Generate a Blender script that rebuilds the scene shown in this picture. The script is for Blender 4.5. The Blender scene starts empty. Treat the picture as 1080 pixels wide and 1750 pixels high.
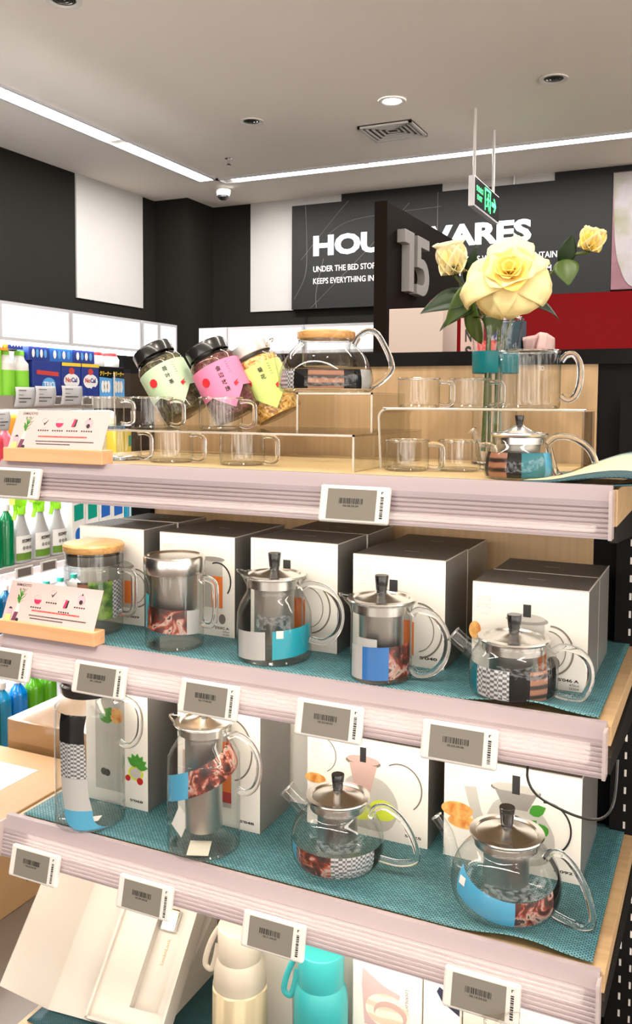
import bpy, math, random
from math import sin, cos, pi, radians as RD
from mathutils import Vector, Matrix
random.seed(7)
scn = bpy.context.scene
col = scn.collection

# ------------------------------------------------------------------ camera
FPX, CYP = 1509.0, 779.0
YAW, PITCH, ROLL = RD(-25.0), RD(3.52), RD(-0.35)
fwd = Vector((sin(YAW) * cos(PITCH), cos(YAW) * cos(PITCH), -sin(PITCH)))
rgt = Vector((cos(YAW), -sin(YAW), 0))
dwn = fwd.cross(rgt)
r2 = rgt * cos(ROLL) + dwn * sin(ROLL)
d2 = dwn * cos(ROLL) - rgt * sin(ROLL)
cd = bpy.data.cameras.new('camera')
cam = bpy.data.objects.new('camera', cd)
col.objects.link(cam)
cam.matrix_world = Matrix(((r2.x, -d2.x, -fwd.x, 0.0), (r2.y, -d2.y, -fwd.y, -1.05),
                           (r2.z, -d2.z, -fwd.z, 1.39), (0, 0, 0, 1)))
cd.sensor_fit = 'VERTICAL'
cd.sensor_height = 24.0
cd.lens = 24.0 * FPX / 1750.0
cd.shift_y = -(875.0 - CYP) / 1750.0
cd.clip_start = 0.02
scn.camera = cam

# ------------------------------------------------------------------ world, exposure
w = bpy.data.worlds.new('world'); scn.world = w; w.use_nodes = True
_n = w.node_tree.nodes; _l = w.node_tree.links       # the rest of the lit shop: patches of bright and dim shelving
_tc = _n.new('ShaderNodeTexCoord'); _mp = _n.new('ShaderNodeMapping'); _mp.inputs['Scale'].default_value = (3.5, 3.5, 7)
_no = _n.new('ShaderNodeTexNoise'); _no.inputs['Scale'].default_value = 1.3; _no.inputs['Detail'].default_value = 2
_cr = _n.new('ShaderNodeValToRGB'); _e = _cr.color_ramp.elements
_e[0].position = .42; _e[0].color = (.10, .085, .07, 1); _e[1].position = .60; _e[1].color = (1.0, .92, .83, 1)
_l.new(_tc.outputs['Generated'], _mp.inputs[0]); _l.new(_mp.outputs[0], _no.inputs['Vector']); _l.new(_no.outputs['Fac'], _cr.inputs[0])
_l.new(_cr.outputs[0], _n['Background'].inputs[0]); _n['Background'].inputs[1].default_value = 3.1
vs = scn.view_settings
vs.view_transform = 'Standard'; vs.look = 'None'; vs.exposure = 0.95; vs.gamma = 1.0
vs.use_curve_mapping = False
cy = scn.cycles
cy.max_bounces = 12; cy.transparent_max_bounces = 40; cy.transmission_bounces = 12
cy.glossy_bounces = 5; cy.diffuse_bounces = 4
cy.caustics_reflective = False; cy.caustics_refractive = False
cy.sample_clamp_indirect = 6.0; cy.use_denoising = True

# ------------------------------------------------------------------ large lamps
def area(name, loc, sx, sy, power, color=(1, .93, .84), rot=(0, 0, 0), spread=180):
    l = bpy.data.lights.new(name, 'AREA'); l.shape = 'RECTANGLE'; l.size = sx; l.size_y = sy
    l.energy = power; l.color = color; l.spread = RD(spread)
    o = bpy.data.objects.new(name, l); o.location = loc; o.rotation_euler = rot
    col.objects.link(o); return o
CEIL = 2.7
area('strip_and_fill_lamp', (-2.83, 2.3, CEIL - .012), .07, 2.9, 26, (1, .96, .92))
area('strip_and_fill_lamp', (-.6, 3.55, CEIL - .012), 4.2, .07, 36, (1, .96, .92))
area('strip_and_fill_lamp', (-.9, -.9, CEIL - .012), 4.0, .12, 24, (1, .92, .84))  # unseen fill strip, added to light the shelf fronts
area('strip_and_fill_lamp', (-1.0, .9, CEIL - .012), 3.0, .10, 15, (1, .92, .84))  # second added fill strip, out of view
def spot(loc, aim, power, ang=70, color=(1, .86, .7)):
    l = bpy.data.lights.new('downlight_lamp', 'SPOT'); l.energy = power; l.spot_size = RD(ang); l.spot_blend = .6
    l.color = color; l.shadow_soft_size = .035
    o = bpy.data.objects.new('downlight_lamp', l); o.location = loc
    o.rotation_euler = (Vector(aim) - Vector(loc)).to_track_quat('-Z', 'Y').to_euler(); col.objects.link(o)
spot((-.25, -.35, CEIL - .03), (-.35, .25, 1.2), 20)
spot((-.95, -.35, CEIL - .03), (-.85, .25, 1.2), 16)
spot((-1.3708, 2.6513, CEIL - .02), (-1.3708, 2.66, 0), 25, 90)

# ------------------------------------------------------------------ materials
MATS = {}
def nodes(m):
    m.use_nodes = True; nt = m.node_tree; nt.nodes.clear()
    out = nt.nodes.new('ShaderNodeOutputMaterial'); return nt, nt.nodes, nt.links, out
def pbr(name, c, rough=.5, metal=0., emit=0., ec=None, trans=0., coat=0., bump=0., bscale=200, noise=0., nscale=20, spec=.5, alpha=1):
    if name in MATS: return MATS[name]
    m = bpy.data.materials.new(name); nt, N, L, out = nodes(m)
    b = N.new('ShaderNodeBsdfPrincipled'); L.new(b.outputs[0], out.inputs[0])
    I = b.inputs
    I['Base Color'].default_value = (*c, 1); I['Roughness'].default_value = rough; I['Metallic'].default_value = metal
    I['Transmission Weight'].default_value = trans; I['Coat Weight'].default_value = coat
    I['Specular IOR Level'].default_value = spec; I['Alpha'].default_value = alpha
    if emit: I['Emission Color'].default_value = (*(ec or c), 1); I['Emission Strength'].default_value = emit
    if noise or bump:
        tc = N.new('ShaderNodeTexCoord')
    if noise:
        n = N.new('ShaderNodeTexNoise'); n.inputs['Scale'].default_value = nscale; n.inputs['Detail'].default_value = 5
        L.new(tc.outputs['Object'], n.inputs['Vector'])
        mx = N.new('ShaderNodeMix'); mx.data_type = 'RGBA'
        mx.inputs[6].default_value = (*[x * (1 - noise) for x in c], 1); mx.inputs[7].default_value = (*[min(1, x * (1 + noise)) for x in c], 1)
        L.new(n.outputs['Fac'], mx.inputs[0]); L.new(mx.outputs[2], I['Base Color'])
    if bump:
        n = N.new('ShaderNodeTexNoise'); n.inputs['Scale'].default_value = bscale
        L.new(tc.outputs['Object'], n.inputs['Vector'])
        bp = N.new('ShaderNodeBump'); bp.inputs['Strength'].default_value = bump; bp.inputs['Distance'].default_value = .001
        L.new(n.outputs['Fac'], bp.inputs['Height']); L.new(bp.outputs[0], I['Normal'])
    MATS[name] = m; return m
def thin_glass(name, tint=(.985, .99, .985), edge=(.62, .66, .64), ior=1.5, boost=1.0, rough=0.0):
    m = bpy.data.materials.new(name); nt, N, L, out = nodes(m)
    tr = N.new('ShaderNodeBsdfTransparent'); gl = N.new('ShaderNodeBsdfGlossy'); mx = N.new('ShaderNodeMixShader')
    gl.inputs['Roughness'].default_value = rough
    lw = N.new('ShaderNodeLayerWeight'); lw.inputs['Blend'].default_value = .5
    pw = N.new('ShaderNodeMath'); pw.operation = 'POWER'; pw.inputs[1].default_value = 3.2
    L.new(lw.outputs['Facing'], pw.inputs[0])
    cm = N.new('ShaderNodeMix'); cm.data_type = 'RGBA'; cm.inputs[6].default_value = (*tint, 1); cm.inputs[7].default_value = (*edge, 1)
    L.new(pw.outputs[0], cm.inputs[0]); L.new(cm.outputs[2], tr.inputs[0])
    f0 = ((ior - 1) / (ior + 1)) ** 2 * boost
    p5 = N.new('ShaderNodeMath'); p5.operation = 'POWER'; p5.inputs[1].default_value = 4.5; L.new(lw.outputs['Facing'], p5.inputs[0])
    mu = N.new('ShaderNodeMath'); mu.operation = 'MULTIPLY_ADD'; mu.inputs[1].default_value = .75; mu.inputs[2].default_value = f0; mu.use_clamp = True
    L.new(p5.outputs[0], mu.inputs[0])
    L.new(mu.outputs[0], mx.inputs[0]); L.new(tr.outputs[0], mx.inputs[1]); L.new(gl.outputs[0], mx.inputs[2])
    L.new(mx.outputs[0], out.inputs[0]); MATS[name] = m; return m
def solid_glass(name, c=(1, 1, 1), ior=1.46):
    m = bpy.data.materials.new(name); nt, N, L, out = nodes(m)
    g = N.new('ShaderNodeBsdfGlass'); g.inputs['Roughness'].default_value = 0; g.inputs['IOR'].default_value = ior; g.inputs[0].default_value = (*c, 1)
    L.new(g.outputs[0], out.inputs[0]); MATS[name] = m; return m
def rail_plastic(name, c, transp):
    m = bpy.data.materials.new(name); nt, N, L, out = nodes(m)
    b = N.new('ShaderNodeBsdfPrincipled'); b.inputs['Base Color'].default_value = (*c, 1); b.inputs['Roughness'].default_value = .18
    t = N.new('ShaderNodeBsdfTranslucent'); t.inputs[0].default_value = (*c, 1)
    tr = N.new('ShaderNodeBsdfTransparent'); tr.inputs[0].default_value = (.95, .93, .93, 1)
    m1 = N.new('ShaderNodeMixShader'); m1.inputs[0].default_value = .14
    m2 = N.new('ShaderNodeMixShader'); m2.inputs[0].default_value = transp
    L.new(b.outputs[0], m1.inputs[1]); L.new(t.outputs[0], m1.inputs[2]); L.new(m1.outputs[0], m2.inputs[1]); L.new(tr.outputs[0], m2.inputs[2])
    L.new(m2.outputs[0], out.inputs[0]); MATS[name] = m; return m
def woven(name, c1, c2, scale, c3=None):
    m = bpy.data.materials.new(name); nt, N, L, out = nodes(m)
    b = N.new('ShaderNodeBsdfPrincipled'); b.inputs['Roughness'].default_value = .55; L.new(b.outputs[0], out.inputs[0])
    tc = N.new('ShaderNodeTexCoord'); mp = N.new('ShaderNodeMapping'); L.new(tc.outputs['Object'], mp.inputs[0])
    mp.inputs['Rotation'].default_value = (0, 0, RD(0)); mp.inputs['Scale'].default_value = (scale, scale, 1)
    br = N.new('ShaderNodeTexBrick'); br.inputs['Scale'].default_value = 1; br.inputs['Mortar Size'].default_value = .13
    br.inputs['Mortar Smooth'].default_value = .3
    br.inputs['Brick Width'].default_value = 1.0; br.inputs['Row Height'].default_value = .5; br.offset = .5
    br.inputs['Color1'].default_value = (*c2, 1); br.inputs['Color2'].default_value = (*[a * .6 + d * .4 for a, d in zip(c2, c1)], 1); br.inputs['Mortar'].default_value = (*c1, 1)
    L.new(mp.outputs[0], br.inputs['Vector']); L.new(br.outputs['Color'], b.inputs['Base Color'])
    bp = N.new('ShaderNodeBump'); bp.invert = True; bp.inputs['Strength'].default_value = .6; bp.inputs['Distance'].default_value = .0008
    L.new(br.outputs['Fac'], bp.inputs['Height']); L.new(bp.outputs[0], b.inputs['Normal'])
    MATS[name] = m; return m
def wood(name, c1, c2, axis='X', scale=1.0, rough=.45, ring=14):
    m = bpy.data.materials.new(name); nt, N, L, out = nodes(m)
    b = N.new('ShaderNodeBsdfPrincipled'); b.inputs['Roughness'].default_value = rough; L.new(b.outputs[0], out.inputs[0])
    tc = N.new('ShaderNodeTexCoord'); mp = N.new('ShaderNodeMapping'); L.new(tc.outputs['Object'], mp.inputs[0])
    s = {'X': (1.5, 30, 30), 'Y': (30, 1.5, 30), 'Z': (30, 30, 1.5)}[axis]; mp.inputs['Scale'].default_value = tuple(k * scale for k in s)
    n = N.new('ShaderNodeTexNoise'); n.inputs['Scale'].default_value = ring / 4; n.inputs['Detail'].default_value = 6
    L.new(mp.outputs[0], n.inputs['Vector'])
    cr = N.new('ShaderNodeValToRGB'); cr.color_ramp.elements[0].position = .35; cr.color_ramp.elements[1].position = .65
    cr.color_ramp.elements[0].color = (*c1, 1); cr.color_ramp.elements[1].color = (*c2, 1)
    L.new(n.outputs['Fac'], cr.inputs[0]); L.new(cr.outputs[0], b.inputs['Base Color']); MATS[name] = m; return m
def ramp_tex(name, kind, scale, stops, rough=.4, sc3=(1, 1, 1), dist=0, coat=0):
    m = bpy.data.materials.new(name); nt, N, L, out = nodes(m)
    b = N.new('ShaderNodeBsdfPrincipled'); b.inputs['Roughness'].default_value = rough; L.new(b.outputs[0], out.inputs[0])
    b.inputs['Coat Weight'].default_value = coat
    tc = N.new('ShaderNodeTexCoord'); mp = N.new('ShaderNodeMapping'); mp.inputs['Scale'].default_value = sc3
    L.new(tc.outputs['Object'], mp.inputs[0])
    if kind == 'wave':
        n = N.new('ShaderNodeTexWave'); n.bands_direction = 'Z'; n.inputs['Distortion'].default_value = dist; o = n.outputs['Fac']
    elif kind == 'voronoi':
        n = N.new('ShaderNodeTexVoronoi'); o = n.outputs['Distance']
    elif kind == 'checker':
        n = N.new('ShaderNodeTexChecker'); o = n.outputs['Fac']
    else:
        n = N.new('ShaderNodeTexNoise'); n.inputs['Detail'].default_value = 4; n.inputs['Distortion'].default_value = dist; o = n.outputs['Fac']
    n.inputs['Scale'].default_value = scale; L.new(mp.outputs[0], n.inputs['Vector'])
    cr = N.new('ShaderNodeValToRGB'); e = cr.color_ramp.elements
    while len(e) < len(stops): e.new(.5)
    for k, (p, c) in enumerate(stops): e[k].position = p; e[k].color = (*c, 1)
    L.new(o, cr.inputs[0]); L.new(cr.outputs[0], b.inputs['Base Color']); MATS[name] = m; return m

GL = thin_glass('borosilicate_glass', boost=1.25)
ACR = thin_glass('clear_acrylic', tint=(.97, .975, .965), edge=(.7, .68, .62), ior=1.45, boost=1.0)
ACE = pbr('acrylic_edge', (.95, .9, .8), .15, trans=.6, spec=.7)
SG = solid_glass('solid_glass')
STEEL = pbr('brushed_steel', (.72, .70, .67), .24, 1.0)
STEELD = pbr('steel_mesh', (.55, .53, .5), .36, 1.0, bump=.2, bscale=900)
CHR = pbr('chrome', (.85, .85, .84), .08, 1.0)
BLK = pbr('black_plastic', (.012, .012, .013), .25, coat=.4)
BLKM = pbr('black_matte', (.006, .006, .007), .7, spec=.12)
DARKM = pbr('dark_metal', (.02, .018, .016), .5, spec=.2)
WHITE = pbr('white_plastic', (.66, .64, .61), .35)
WHITEG = pbr('white_gloss', (.70, .68, .65), .2)
CARD = pbr('white_card', (.80, .775, .72), .5)
PAPER = pbr('paper', (.84, .82, .78), .6)
WALLD = pbr('charcoal_wall', (.011, .0102, .008), .8, noise=.15, nscale=3, spec=.12)
WALLW = pbr('white_wall_panel', (.40, .385, .37), .5)
CEILM = pbr('ceiling_paint', (.90, .83, .75), .8, noise=.02, nscale=1.5)
SIGNB = pbr('sign_black', (.016, .0165, .017), .5, spec=.15)
RAIL = rail_plastic('rail_plastic', (.46, .395, .425), .16)
RAILC = rail_plastic('rail_clear', (.80, .72, .72), .5)
MAT_T = woven('teal_weave', (.001, .035, .055), (.17, .46, .50), 165)
MAT_D = woven('dark_teal_weave', (.004, .035, .05), (.02, .11, .13), 190)
MAT_N = woven('bamboo_weave', (.45, .30, .13), (.80, .62, .34), 150)
WOODL = wood('light_maple', (.50, .33, .17), (.57, .39, .21), 'X', rough=.45)
WOODP = wood('panel_oak', (.43, .29, .155), (.49, .34, .19), 'Z', rough=.5)
WOODB = wood('bamboo_lid', (.52, .27, .09), (.66, .38, .15), 'X', 2, rough=.35)
BEECH = wood('beech_block', (.66, .36, .18), (.74, .43, .23), 'X', rough=.45)
BOXTOP = woven('box_charcoal', (.05, .047, .042), (.13, .12, .11), 110)
BOXSIDE = pbr('box_side_grey', (.27, .26, .245), .30, metal=.4)
GREYT = pbr('grey_print', (.30, .30, .29), .5)
PALET = pbr('pale_grey_print', (.58, .57, .54), .5)
BLACKT = pbr('black_print', (.02, .02, .02), .5)
WHITET = pbr('white_print', (.86, .86, .85), .5)
REDT = pbr('red_print', (.55, .05, .04), .5)
SCREEN = pbr('epaper_screen', (.20, .185, .155), .35, spec=.3)
LED = pbr('warm_led', (1, .93, .82), .5, emit=9, ec=(1, .92, .81))
LEDC = pbr('cool_led', (1, 1, 1), .5, emit=7, ec=(.97, .98, 1))
LBX = pbr('lit_panel', (.4, .4, .4), .5, emit=.48, ec=(.97, .985, 1))
LBXT = pbr('lit_panel_text', (.3, .3, .3), .5, emit=.34, ec=(.85, .87, .9))
STRIPL = pbr('strip_diffuser', (1, 1, 1), .5, emit=9, ec=(1, .985, .96))
ALU = pbr('aluminium', (.62, .63, .65), .35, .7)
TURQ = pbr('turquoise_print', (.02, .38, .50), .4)
BLUEP = pbr('blue_print', (.03, .17, .50), .4)
BLUEL = pbr('sky_blue_print', (.08, .38, .62), .4)
TEALP = pbr('teal_band', (.0, .15, .20), .35)
GREYP = pbr('silver_paper', (.50, .50, .50), .4)
COFFEE = ramp_tex('tea_photo_print', 'noise', 38, [(.36, (.02, .008, .006)), (.48, (.10, .018, .012)), (.53, (.35, .06, .03)), (.62, (.50, .40, .35)), (.66, (.06, .02, .015))], dist=1.6)
KEYS = ramp_tex('keyboard_photo_print', 'checker', 190, [(.45, (.12, .12, .13)), (.55, (.55, .56, .58))], sc3=(1, 1, 1.6))
SANDW = ramp_tex('sandwich_photo_print', 'wave', 26, [(.18, (.02, .012, .01)), (.32, (.15, .05, .025)), (.7, (.32, .145, .085))], dist=1.0)
TEAL_H = pbr('tealeaf_dark', (.06, .05, .025), .8)
FLOORM = pbr('floor_tile', (.17, .135, .11), .35, noise=.12, nscale=6)

# ------------------------------------------------------------------ mesh builder
class MB:
    def __init__(s): s.v = []; s.f = []; s.m = []; s.s = []
    def add(s, vs_, fs, mi=0, sm=False, T=None):
        b = len(s.v)
        s.v += [tuple(T @ Vector(p)) for p in vs_] if T is not None else [tuple(p) for p in vs_]
        for k, f in enumerate(fs):
            s.f.append([b + i for i in f]); s.m.append(mi[k] if isinstance(mi, list) else mi); s.s.append(sm)
        return s
    def box(s, x0, x1, y0, y1, z0, z1, mi=0, T=None):
        v = [(x, y, z) for x in (x0, x1) for y in (y0, y1) for z in (z0, z1)]
        return s.add(v, [(0, 1, 3, 2), (4, 6, 7, 5), (0, 4, 5, 1), (2, 3, 7, 6), (0, 2, 6, 4), (1, 5, 7, 3)], mi, False, T)
    def lathe(s, prof, seg=56, c=(0, 0), mi=0, cap0=False, cap1=False, fn=None, T=None, a0=0, a1=2 * pi, sm=True, prof_m=None):
        full = abs(a1 - a0 - 2 * pi) < 1e-6; n = seg if full else seg + 1
        v = []; f = []; ml = []
        for (r, z) in prof:
            for k in range(n):
                a = a0 + (a1 - a0) * k / seg
                rr, zz = (r, z) if fn is None else fn(r, z, a)
                v.append((c[0] + rr * cos(a), c[1] + rr * sin(a), zz))
        for i in range(len(prof) - 1):
            for k in range(seg):
                k2 = (k + 1) % n
                f.append((i * n + k, i * n + k2, (i + 1) * n + k2, (i + 1) * n + k)); ml.append(prof_m[i] if prof_m else mi)
        if cap0: f.append(tuple(range(n))[::-1]); ml.append(prof_m[0] if prof_m else mi)
        if cap1: f.append(tuple((len(prof) - 1) * n + k for k in range(n))); ml.append(prof_m[-1] if prof_m else mi)
        return s.add(v, f, ml, sm, T)
    def tube(s, pts, rad, seg=12, mi=0, caps=True, T=None, flat=1.0):
        P = [Vector(p) for p in pts]; n = len(P); R = rad if isinstance(rad, (list, tuple)) else [rad] * n
        v = []; f = []; up = None
        for i, p in enumerate(P):
            t = (P[min(i + 1, n - 1)] - P[max(i - 1, 0)]).normalized()
            if up is None:
                up = Vector((0, 0, 1)) if abs(t.z) < .9 else Vector((1, 0, 0))
                up = (up - t * up.dot(t)).normalized()
            else:
                up = (up - t * up.dot(t)).normalized()
            q = t.cross(up)
            for k in range(seg):
                a = 2 * pi * k / seg; v.append(p + (up * cos(a) + q * sin(a) * flat) * R[i])
        for i in range(n - 1):
            for k in range(seg):
                k2 = (k + 1) % seg; f.append((i * seg + k, i * seg + k2, (i + 1) * seg + k2, (i + 1) * seg + k))
        if caps: f.append(tuple(range(seg))[::-1]); f.append(tuple((n - 1) * seg + k for k in range(seg)))
        return s.add(v, f, mi, True, T)
    def prism(s, poly, h, mi=0, T=None, h0=0.0):      # poly in local xy, extruded along z
        n = len(poly); v = [(x, y, h0) for x, y in poly] + [(x, y, h) for x, y in poly]
        f = [tuple(range(n))[::-1], tuple(range(n, 2 * n))] + [(k, (k + 1) % n, n + (k + 1) % n, n + k) for k in range(n)]
        return s.add(v, f, mi, False, T)
    def grid(s, fn, nu, nv, mi=0, T=None, sm=True):
        v = [fn(i / nu, j / nv) for j in range(nv + 1) for i in range(nu + 1)]
        f = [(j * (nu + 1) + i, j * (nu + 1) + i + 1, (j + 1) * (nu + 1) + i + 1, (j + 1) * (nu + 1) + i) for j in range(nv) for i in range(nu)]
        if callable(mi): mi = [mi((i + .5) / nu, (j + .5) / nv) for j in range(nv) for i in range(nu)]
        return s.add(v, f, mi, sm, T)
    def text(s, txt, T, width=None, height=None, mi=0, bold=0., depth=0.0, align='LEFT', space=1.0):
        v, f, (x0, x1, y0, y1) = glyphs(txt, bold, depth, space)
        if x1 - x0 < 1e-6: return s
        k = (height / (y1 - y0)) if height else width / (x1 - x0)
        kx = width / (x1 - x0) if width else k
        ox = {'LEFT': x0, 'CENTER': (x0 + x1) / 2, 'RIGHT': x1}[align]
        return s.add([((p[0] - ox) * kx, (p[1] - y0) * k, p[2] * k) for p in v], f, mi, False, T)
    def build(s, name, mats, parent=None, loc=None, rz=0, bevel=0, sub=0, solid=0, bseg=2, rot=None):
        me = bpy.data.meshes.new(name); me.from_pydata(s.v, [], s.f)
        for m in (mats if isinstance(mats, (list, tuple)) else [mats]): me.materials.append(m)
        me.polygons.foreach_set('material_index', s.m); me.polygons.foreach_set('use_smooth', s.s); me.update()
        if any(s.s): me.set_sharp_from_angle(angle=RD(38))
        o = bpy.data.objects.new(name, me); col.objects.link(o)
        if parent: o.parent = parent
        if loc is not None: o.location = loc
        o.rotation_euler = rot or (0, 0, rz)
        if solid: q = o.modifiers.new('solid', 'SOLIDIFY'); q.thickness = solid; q.offset = 0
        if bevel: q = o.modifiers.new('bevel', 'BEVEL'); q.width = bevel; q.segments = bseg; q.limit_method = 'ANGLE'; q.angle_limit = RD(40)
        if sub: q = o.modifiers.new('subd', 'SUBSURF'); q.levels = sub; q.render_levels = sub
        return o
GC = {}
def glyphs(txt, bold, depth, space):
    key = (txt, bold, depth, space)
    if key in GC: return GC[key]
    c = bpy.data.curves.new('glyphs', 'FONT'); c.body = txt; c.size = 1; c.offset = bold; c.extrude = depth; c.space_character = space
    c.resolution_u = 3
    o = bpy.data.objects.new('glyphs', c); col.objects.link(o)
    dg = bpy.context.evaluated_depsgraph_get(); me = bpy.data.meshes.new_from_object(o.evaluated_get(dg))
    v = [tuple(p.co) for p in me.vertices]; f = [tuple(p.vertices) for p in me.polygons]
    bpy.data.objects.remove(o); bpy.data.curves.remove(c); bpy.data.meshes.remove(me)
    if not v: GC[key] = ([], [], (0, 0, 0, 0)); return GC[key]
    xs = [p[0] for p in v]; ys = [p[1] for p in v]
    GC[key] = (v, f, (min(xs), max(xs), min(ys), max(ys))); return GC[key]
def TF(loc, X=(1, 0, 0), Y=(0, 0, 1)):               # frame: local x along X, local y along Y
    X = Vector(X).normalized(); Y = Vector(Y).normalized(); Z = X.cross(Y); l = Vector(loc)
    return Matrix(((X.x, Y.x, Z.x, l.x), (X.y, Y.y, Z.y, l.y), (X.z, Y.z, Z.z, l.z), (0, 0, 0, 1)))
def smooth_path(P, n=6):
    P = [Vector(p) for p in P]; out = []
    for i in range(len(P) - 1):
        a = P[max(i - 1, 0)]; b = P[i]; c = P[i + 1]; d = P[min(i + 2, len(P) - 1)]
        for k in range(n):
            t = k / n
            out.append(.5 * ((2 * b) + (c - a) * t + (2 * a - 5 * b + 4 * c - d) * t * t + (3 * b - a - 3 * c + d) * t ** 3))
    out.append(P[-1]); return out
def smooth2(P, n=6): return [(p.x, p.y) for p in smooth_path([(a, b, 0) for a, b in P], n)]
def lerp_list(a, n):
    out = []
    for i in range(n):
        t = i / (n - 1) * (len(a) - 1); k = min(int(t), len(a) - 2); out.append(a[k] + (a[k + 1] - a[k]) * (t - k))
    return out
def circle(cx, cy_, r, n=24, ry=None, a0=0, a1=2 * pi):
    ry = ry or r; m = n if abs(a1 - a0 - 2 * pi) < 1e-6 else n + 1
    return [(cx + r * cos(a0 + (a1 - a0) * k / n), cy_ + ry * sin(a0 + (a1 - a0) * k / n)) for k in range(m)]
def arc_ribbon(mb, cx, cy_, rx, ry, w_, a0, a1, mi, T, h=.0004, n=24):
    for k in range(n):
        a = RD(a0 + (a1 - a0) * k / n); b = RD(a0 + (a1 - a0) * (k + 1) / n)
        mb.prism([(cx + rx * cos(a), cy_ + ry * sin(a)), (cx + rx * cos(b), cy_ + ry * sin(b)),
                  (cx + (rx - w_) * cos(b), cy_ + (ry - w_) * sin(b)), (cx + (rx - w_) * cos(a), cy_ + (ry - w_) * sin(a))], h, mi, T)
def thing(name, label, cat, loc=(0, 0, 0), rz=0, group=None):
    o = bpy.data.objects.new(name, None); col.objects.link(o); o.location = loc; o.rotation_euler = (0, 0, rz)
    o.empty_display_size = .05
    return tag(o, label, cat, group)
def tag(o, label, cat, group=None):
    o['label'] = label; o['category'] = cat
    if group: o['group'] = group
    return o
def struct(name, mb, mats, **k):
    o = mb.build(name, mats, **k); o['kind'] = 'structure'; return o
def copy_tree(o, parent=None):
    c = o.copy(); col.objects.link(c)
    if parent: c.parent = parent
    for ch in [x for x in bpy.data.objects if x.parent is o]: copy_tree(ch, c)
    return c

# ------------------------------------------------------------------ the room
struct('floor', MB().box(-3.6, 3.5, -5, 4.3, -.05, 0), FLOORM)
mbc = MB().box(-3.6, 3.5, -5, 4.3, CEIL, CEIL + .06)
struct('ceiling', mbc, CEILM)
struct('wall_left', MB().box(-3.6, -3.47, -5, 4.3, 0, CEIL), WALLD)
struct('wall_back', MB().box(-3.47, 3.5, 4.17, 4.3, 0, CEIL), WALLD)
struct('wall_column', MB().box(-3.47, -3.215, 3.85, 4.17, 0, CEIL), WALLD)
struct('trim_1', MB().box(-3.47, -3.46, 3.065, 3.706, 1.986, CEIL), WALLW)
struct('trim_2', MB().box(-2.92, -2.597, 4.16, 4.17, 1.985, CEIL), WALLW)
struct('trim_3', MB().box(-2.597, -2.261, 4.16, 4.17, 2.3, CEIL), WALLW)
struct('trim_4', MB().box(-1.601, -.938, 4.16, 4.17, 2.3, CEIL), WALLW)

# sign on the back wall
sg = thing('wall_sign', 'wide black HOUSEWARES sign high on the back wall', 'sign', (0, 4.15, 0))
MB().box(-2.597, -.619, -.02, .009, 1.985, 2.648).build('sign_board', SIGNB, sg)
mb = MB(); T0 = lambda x, z, y=-.021: TF((x, y, z))
mb.text('HOUSEWARES', T0(-2.4436, 2.317), width=1.385, height=.131, bold=.045, depth=.004); mb.build('headline', WHITET, sg); mb = MB()
mb.text('UNDER THE BED STORAGE, WARDROBE BOXES, BASKETS WITH EACH CONTAINER', T0(-2.442, 2.212), width=1.58, height=.042, bold=.006, depth=.004); mb.build('tagline', WHITET, sg); mb = MB()
mb.text('KEEPS EVERYTHING IN ORDER, FROM THE KITCHEN TO YOUR OWN BEDROOM', T0(-2.442, 2.136), width=1.50, height=.042, bold=.006, depth=.004)
mb.build('tagline', WHITET, sg)
mb = MB()
for p in ([(-2.53, 2.3), (-2.3, 2.55), (-2.2, 2.648)], [(-2.46, 1.99), (-2.2, 2.22), (-1.95, 2.45), (-1.8, 2.6)], [(-2.37, 2.3), (-2.42, 2.1), (-2.42, 1.99)],
          [(-2.58, 2.05), (-2.5, 2.2), (-2.49, 2.4), (-2.5, 2.64)], [(-2.35, 2.44), (-2.2, 2.52), (-1.9, 2.55), (-1.6, 2.56)], [(-1.62, 2.646), (-1.62, 2.4)]):
    mb.tube([(x, -.021, z) for x, z in smooth2(p)], .0017, 4)
mb.build('line_ornament', pbr('faint_line', (.13, .125, .11), .5), sg)
ph = thing('wall_photo_panel', 'large photo panel of a white bowl, right of the black sign', 'picture', (0, 4.15, 0))
MB().box(-.616, .7, -.02, .009, 2.02, 2.66).build('photo_panel', pbr('photo_plum', (.16, .07, .085), .4, noise=.3), ph)
mb = MB(); mb.prism(smooth2([(-.614, 2.655), (-.60, 2.3), (-.57, 2.14), (-.50, 2.03), (-.3, 2.025), (.1, 2.03), (.2, 2.655)], 5), .003, 0, TF((0, -.021, 0)))
mb.build('printed_bowl', ramp_tex('bowl_print', 'noise', 4, [(.35, (.20, .17, .185)), (.5, (.27, .24, .25)), (.68, (.16, .16, .08))]), ph)
blk = MB().box(-2.261, -1.601, 4.155, 4.17, 2.65, CEIL); struct('trim_5', blk, SIGNB)
struct('trim_6', MB().box(-.938, 1, 4.155, 4.17, 2.65, CEIL), SIGNB)
tag(MB().tube([(-1.167, 4.145, 2.70), (-1.167, 4.145, 2.63)], .006).build('sign_bracket', ALU), 'thin metal bracket between the ceiling and the black sign', 'bracket')

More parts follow.
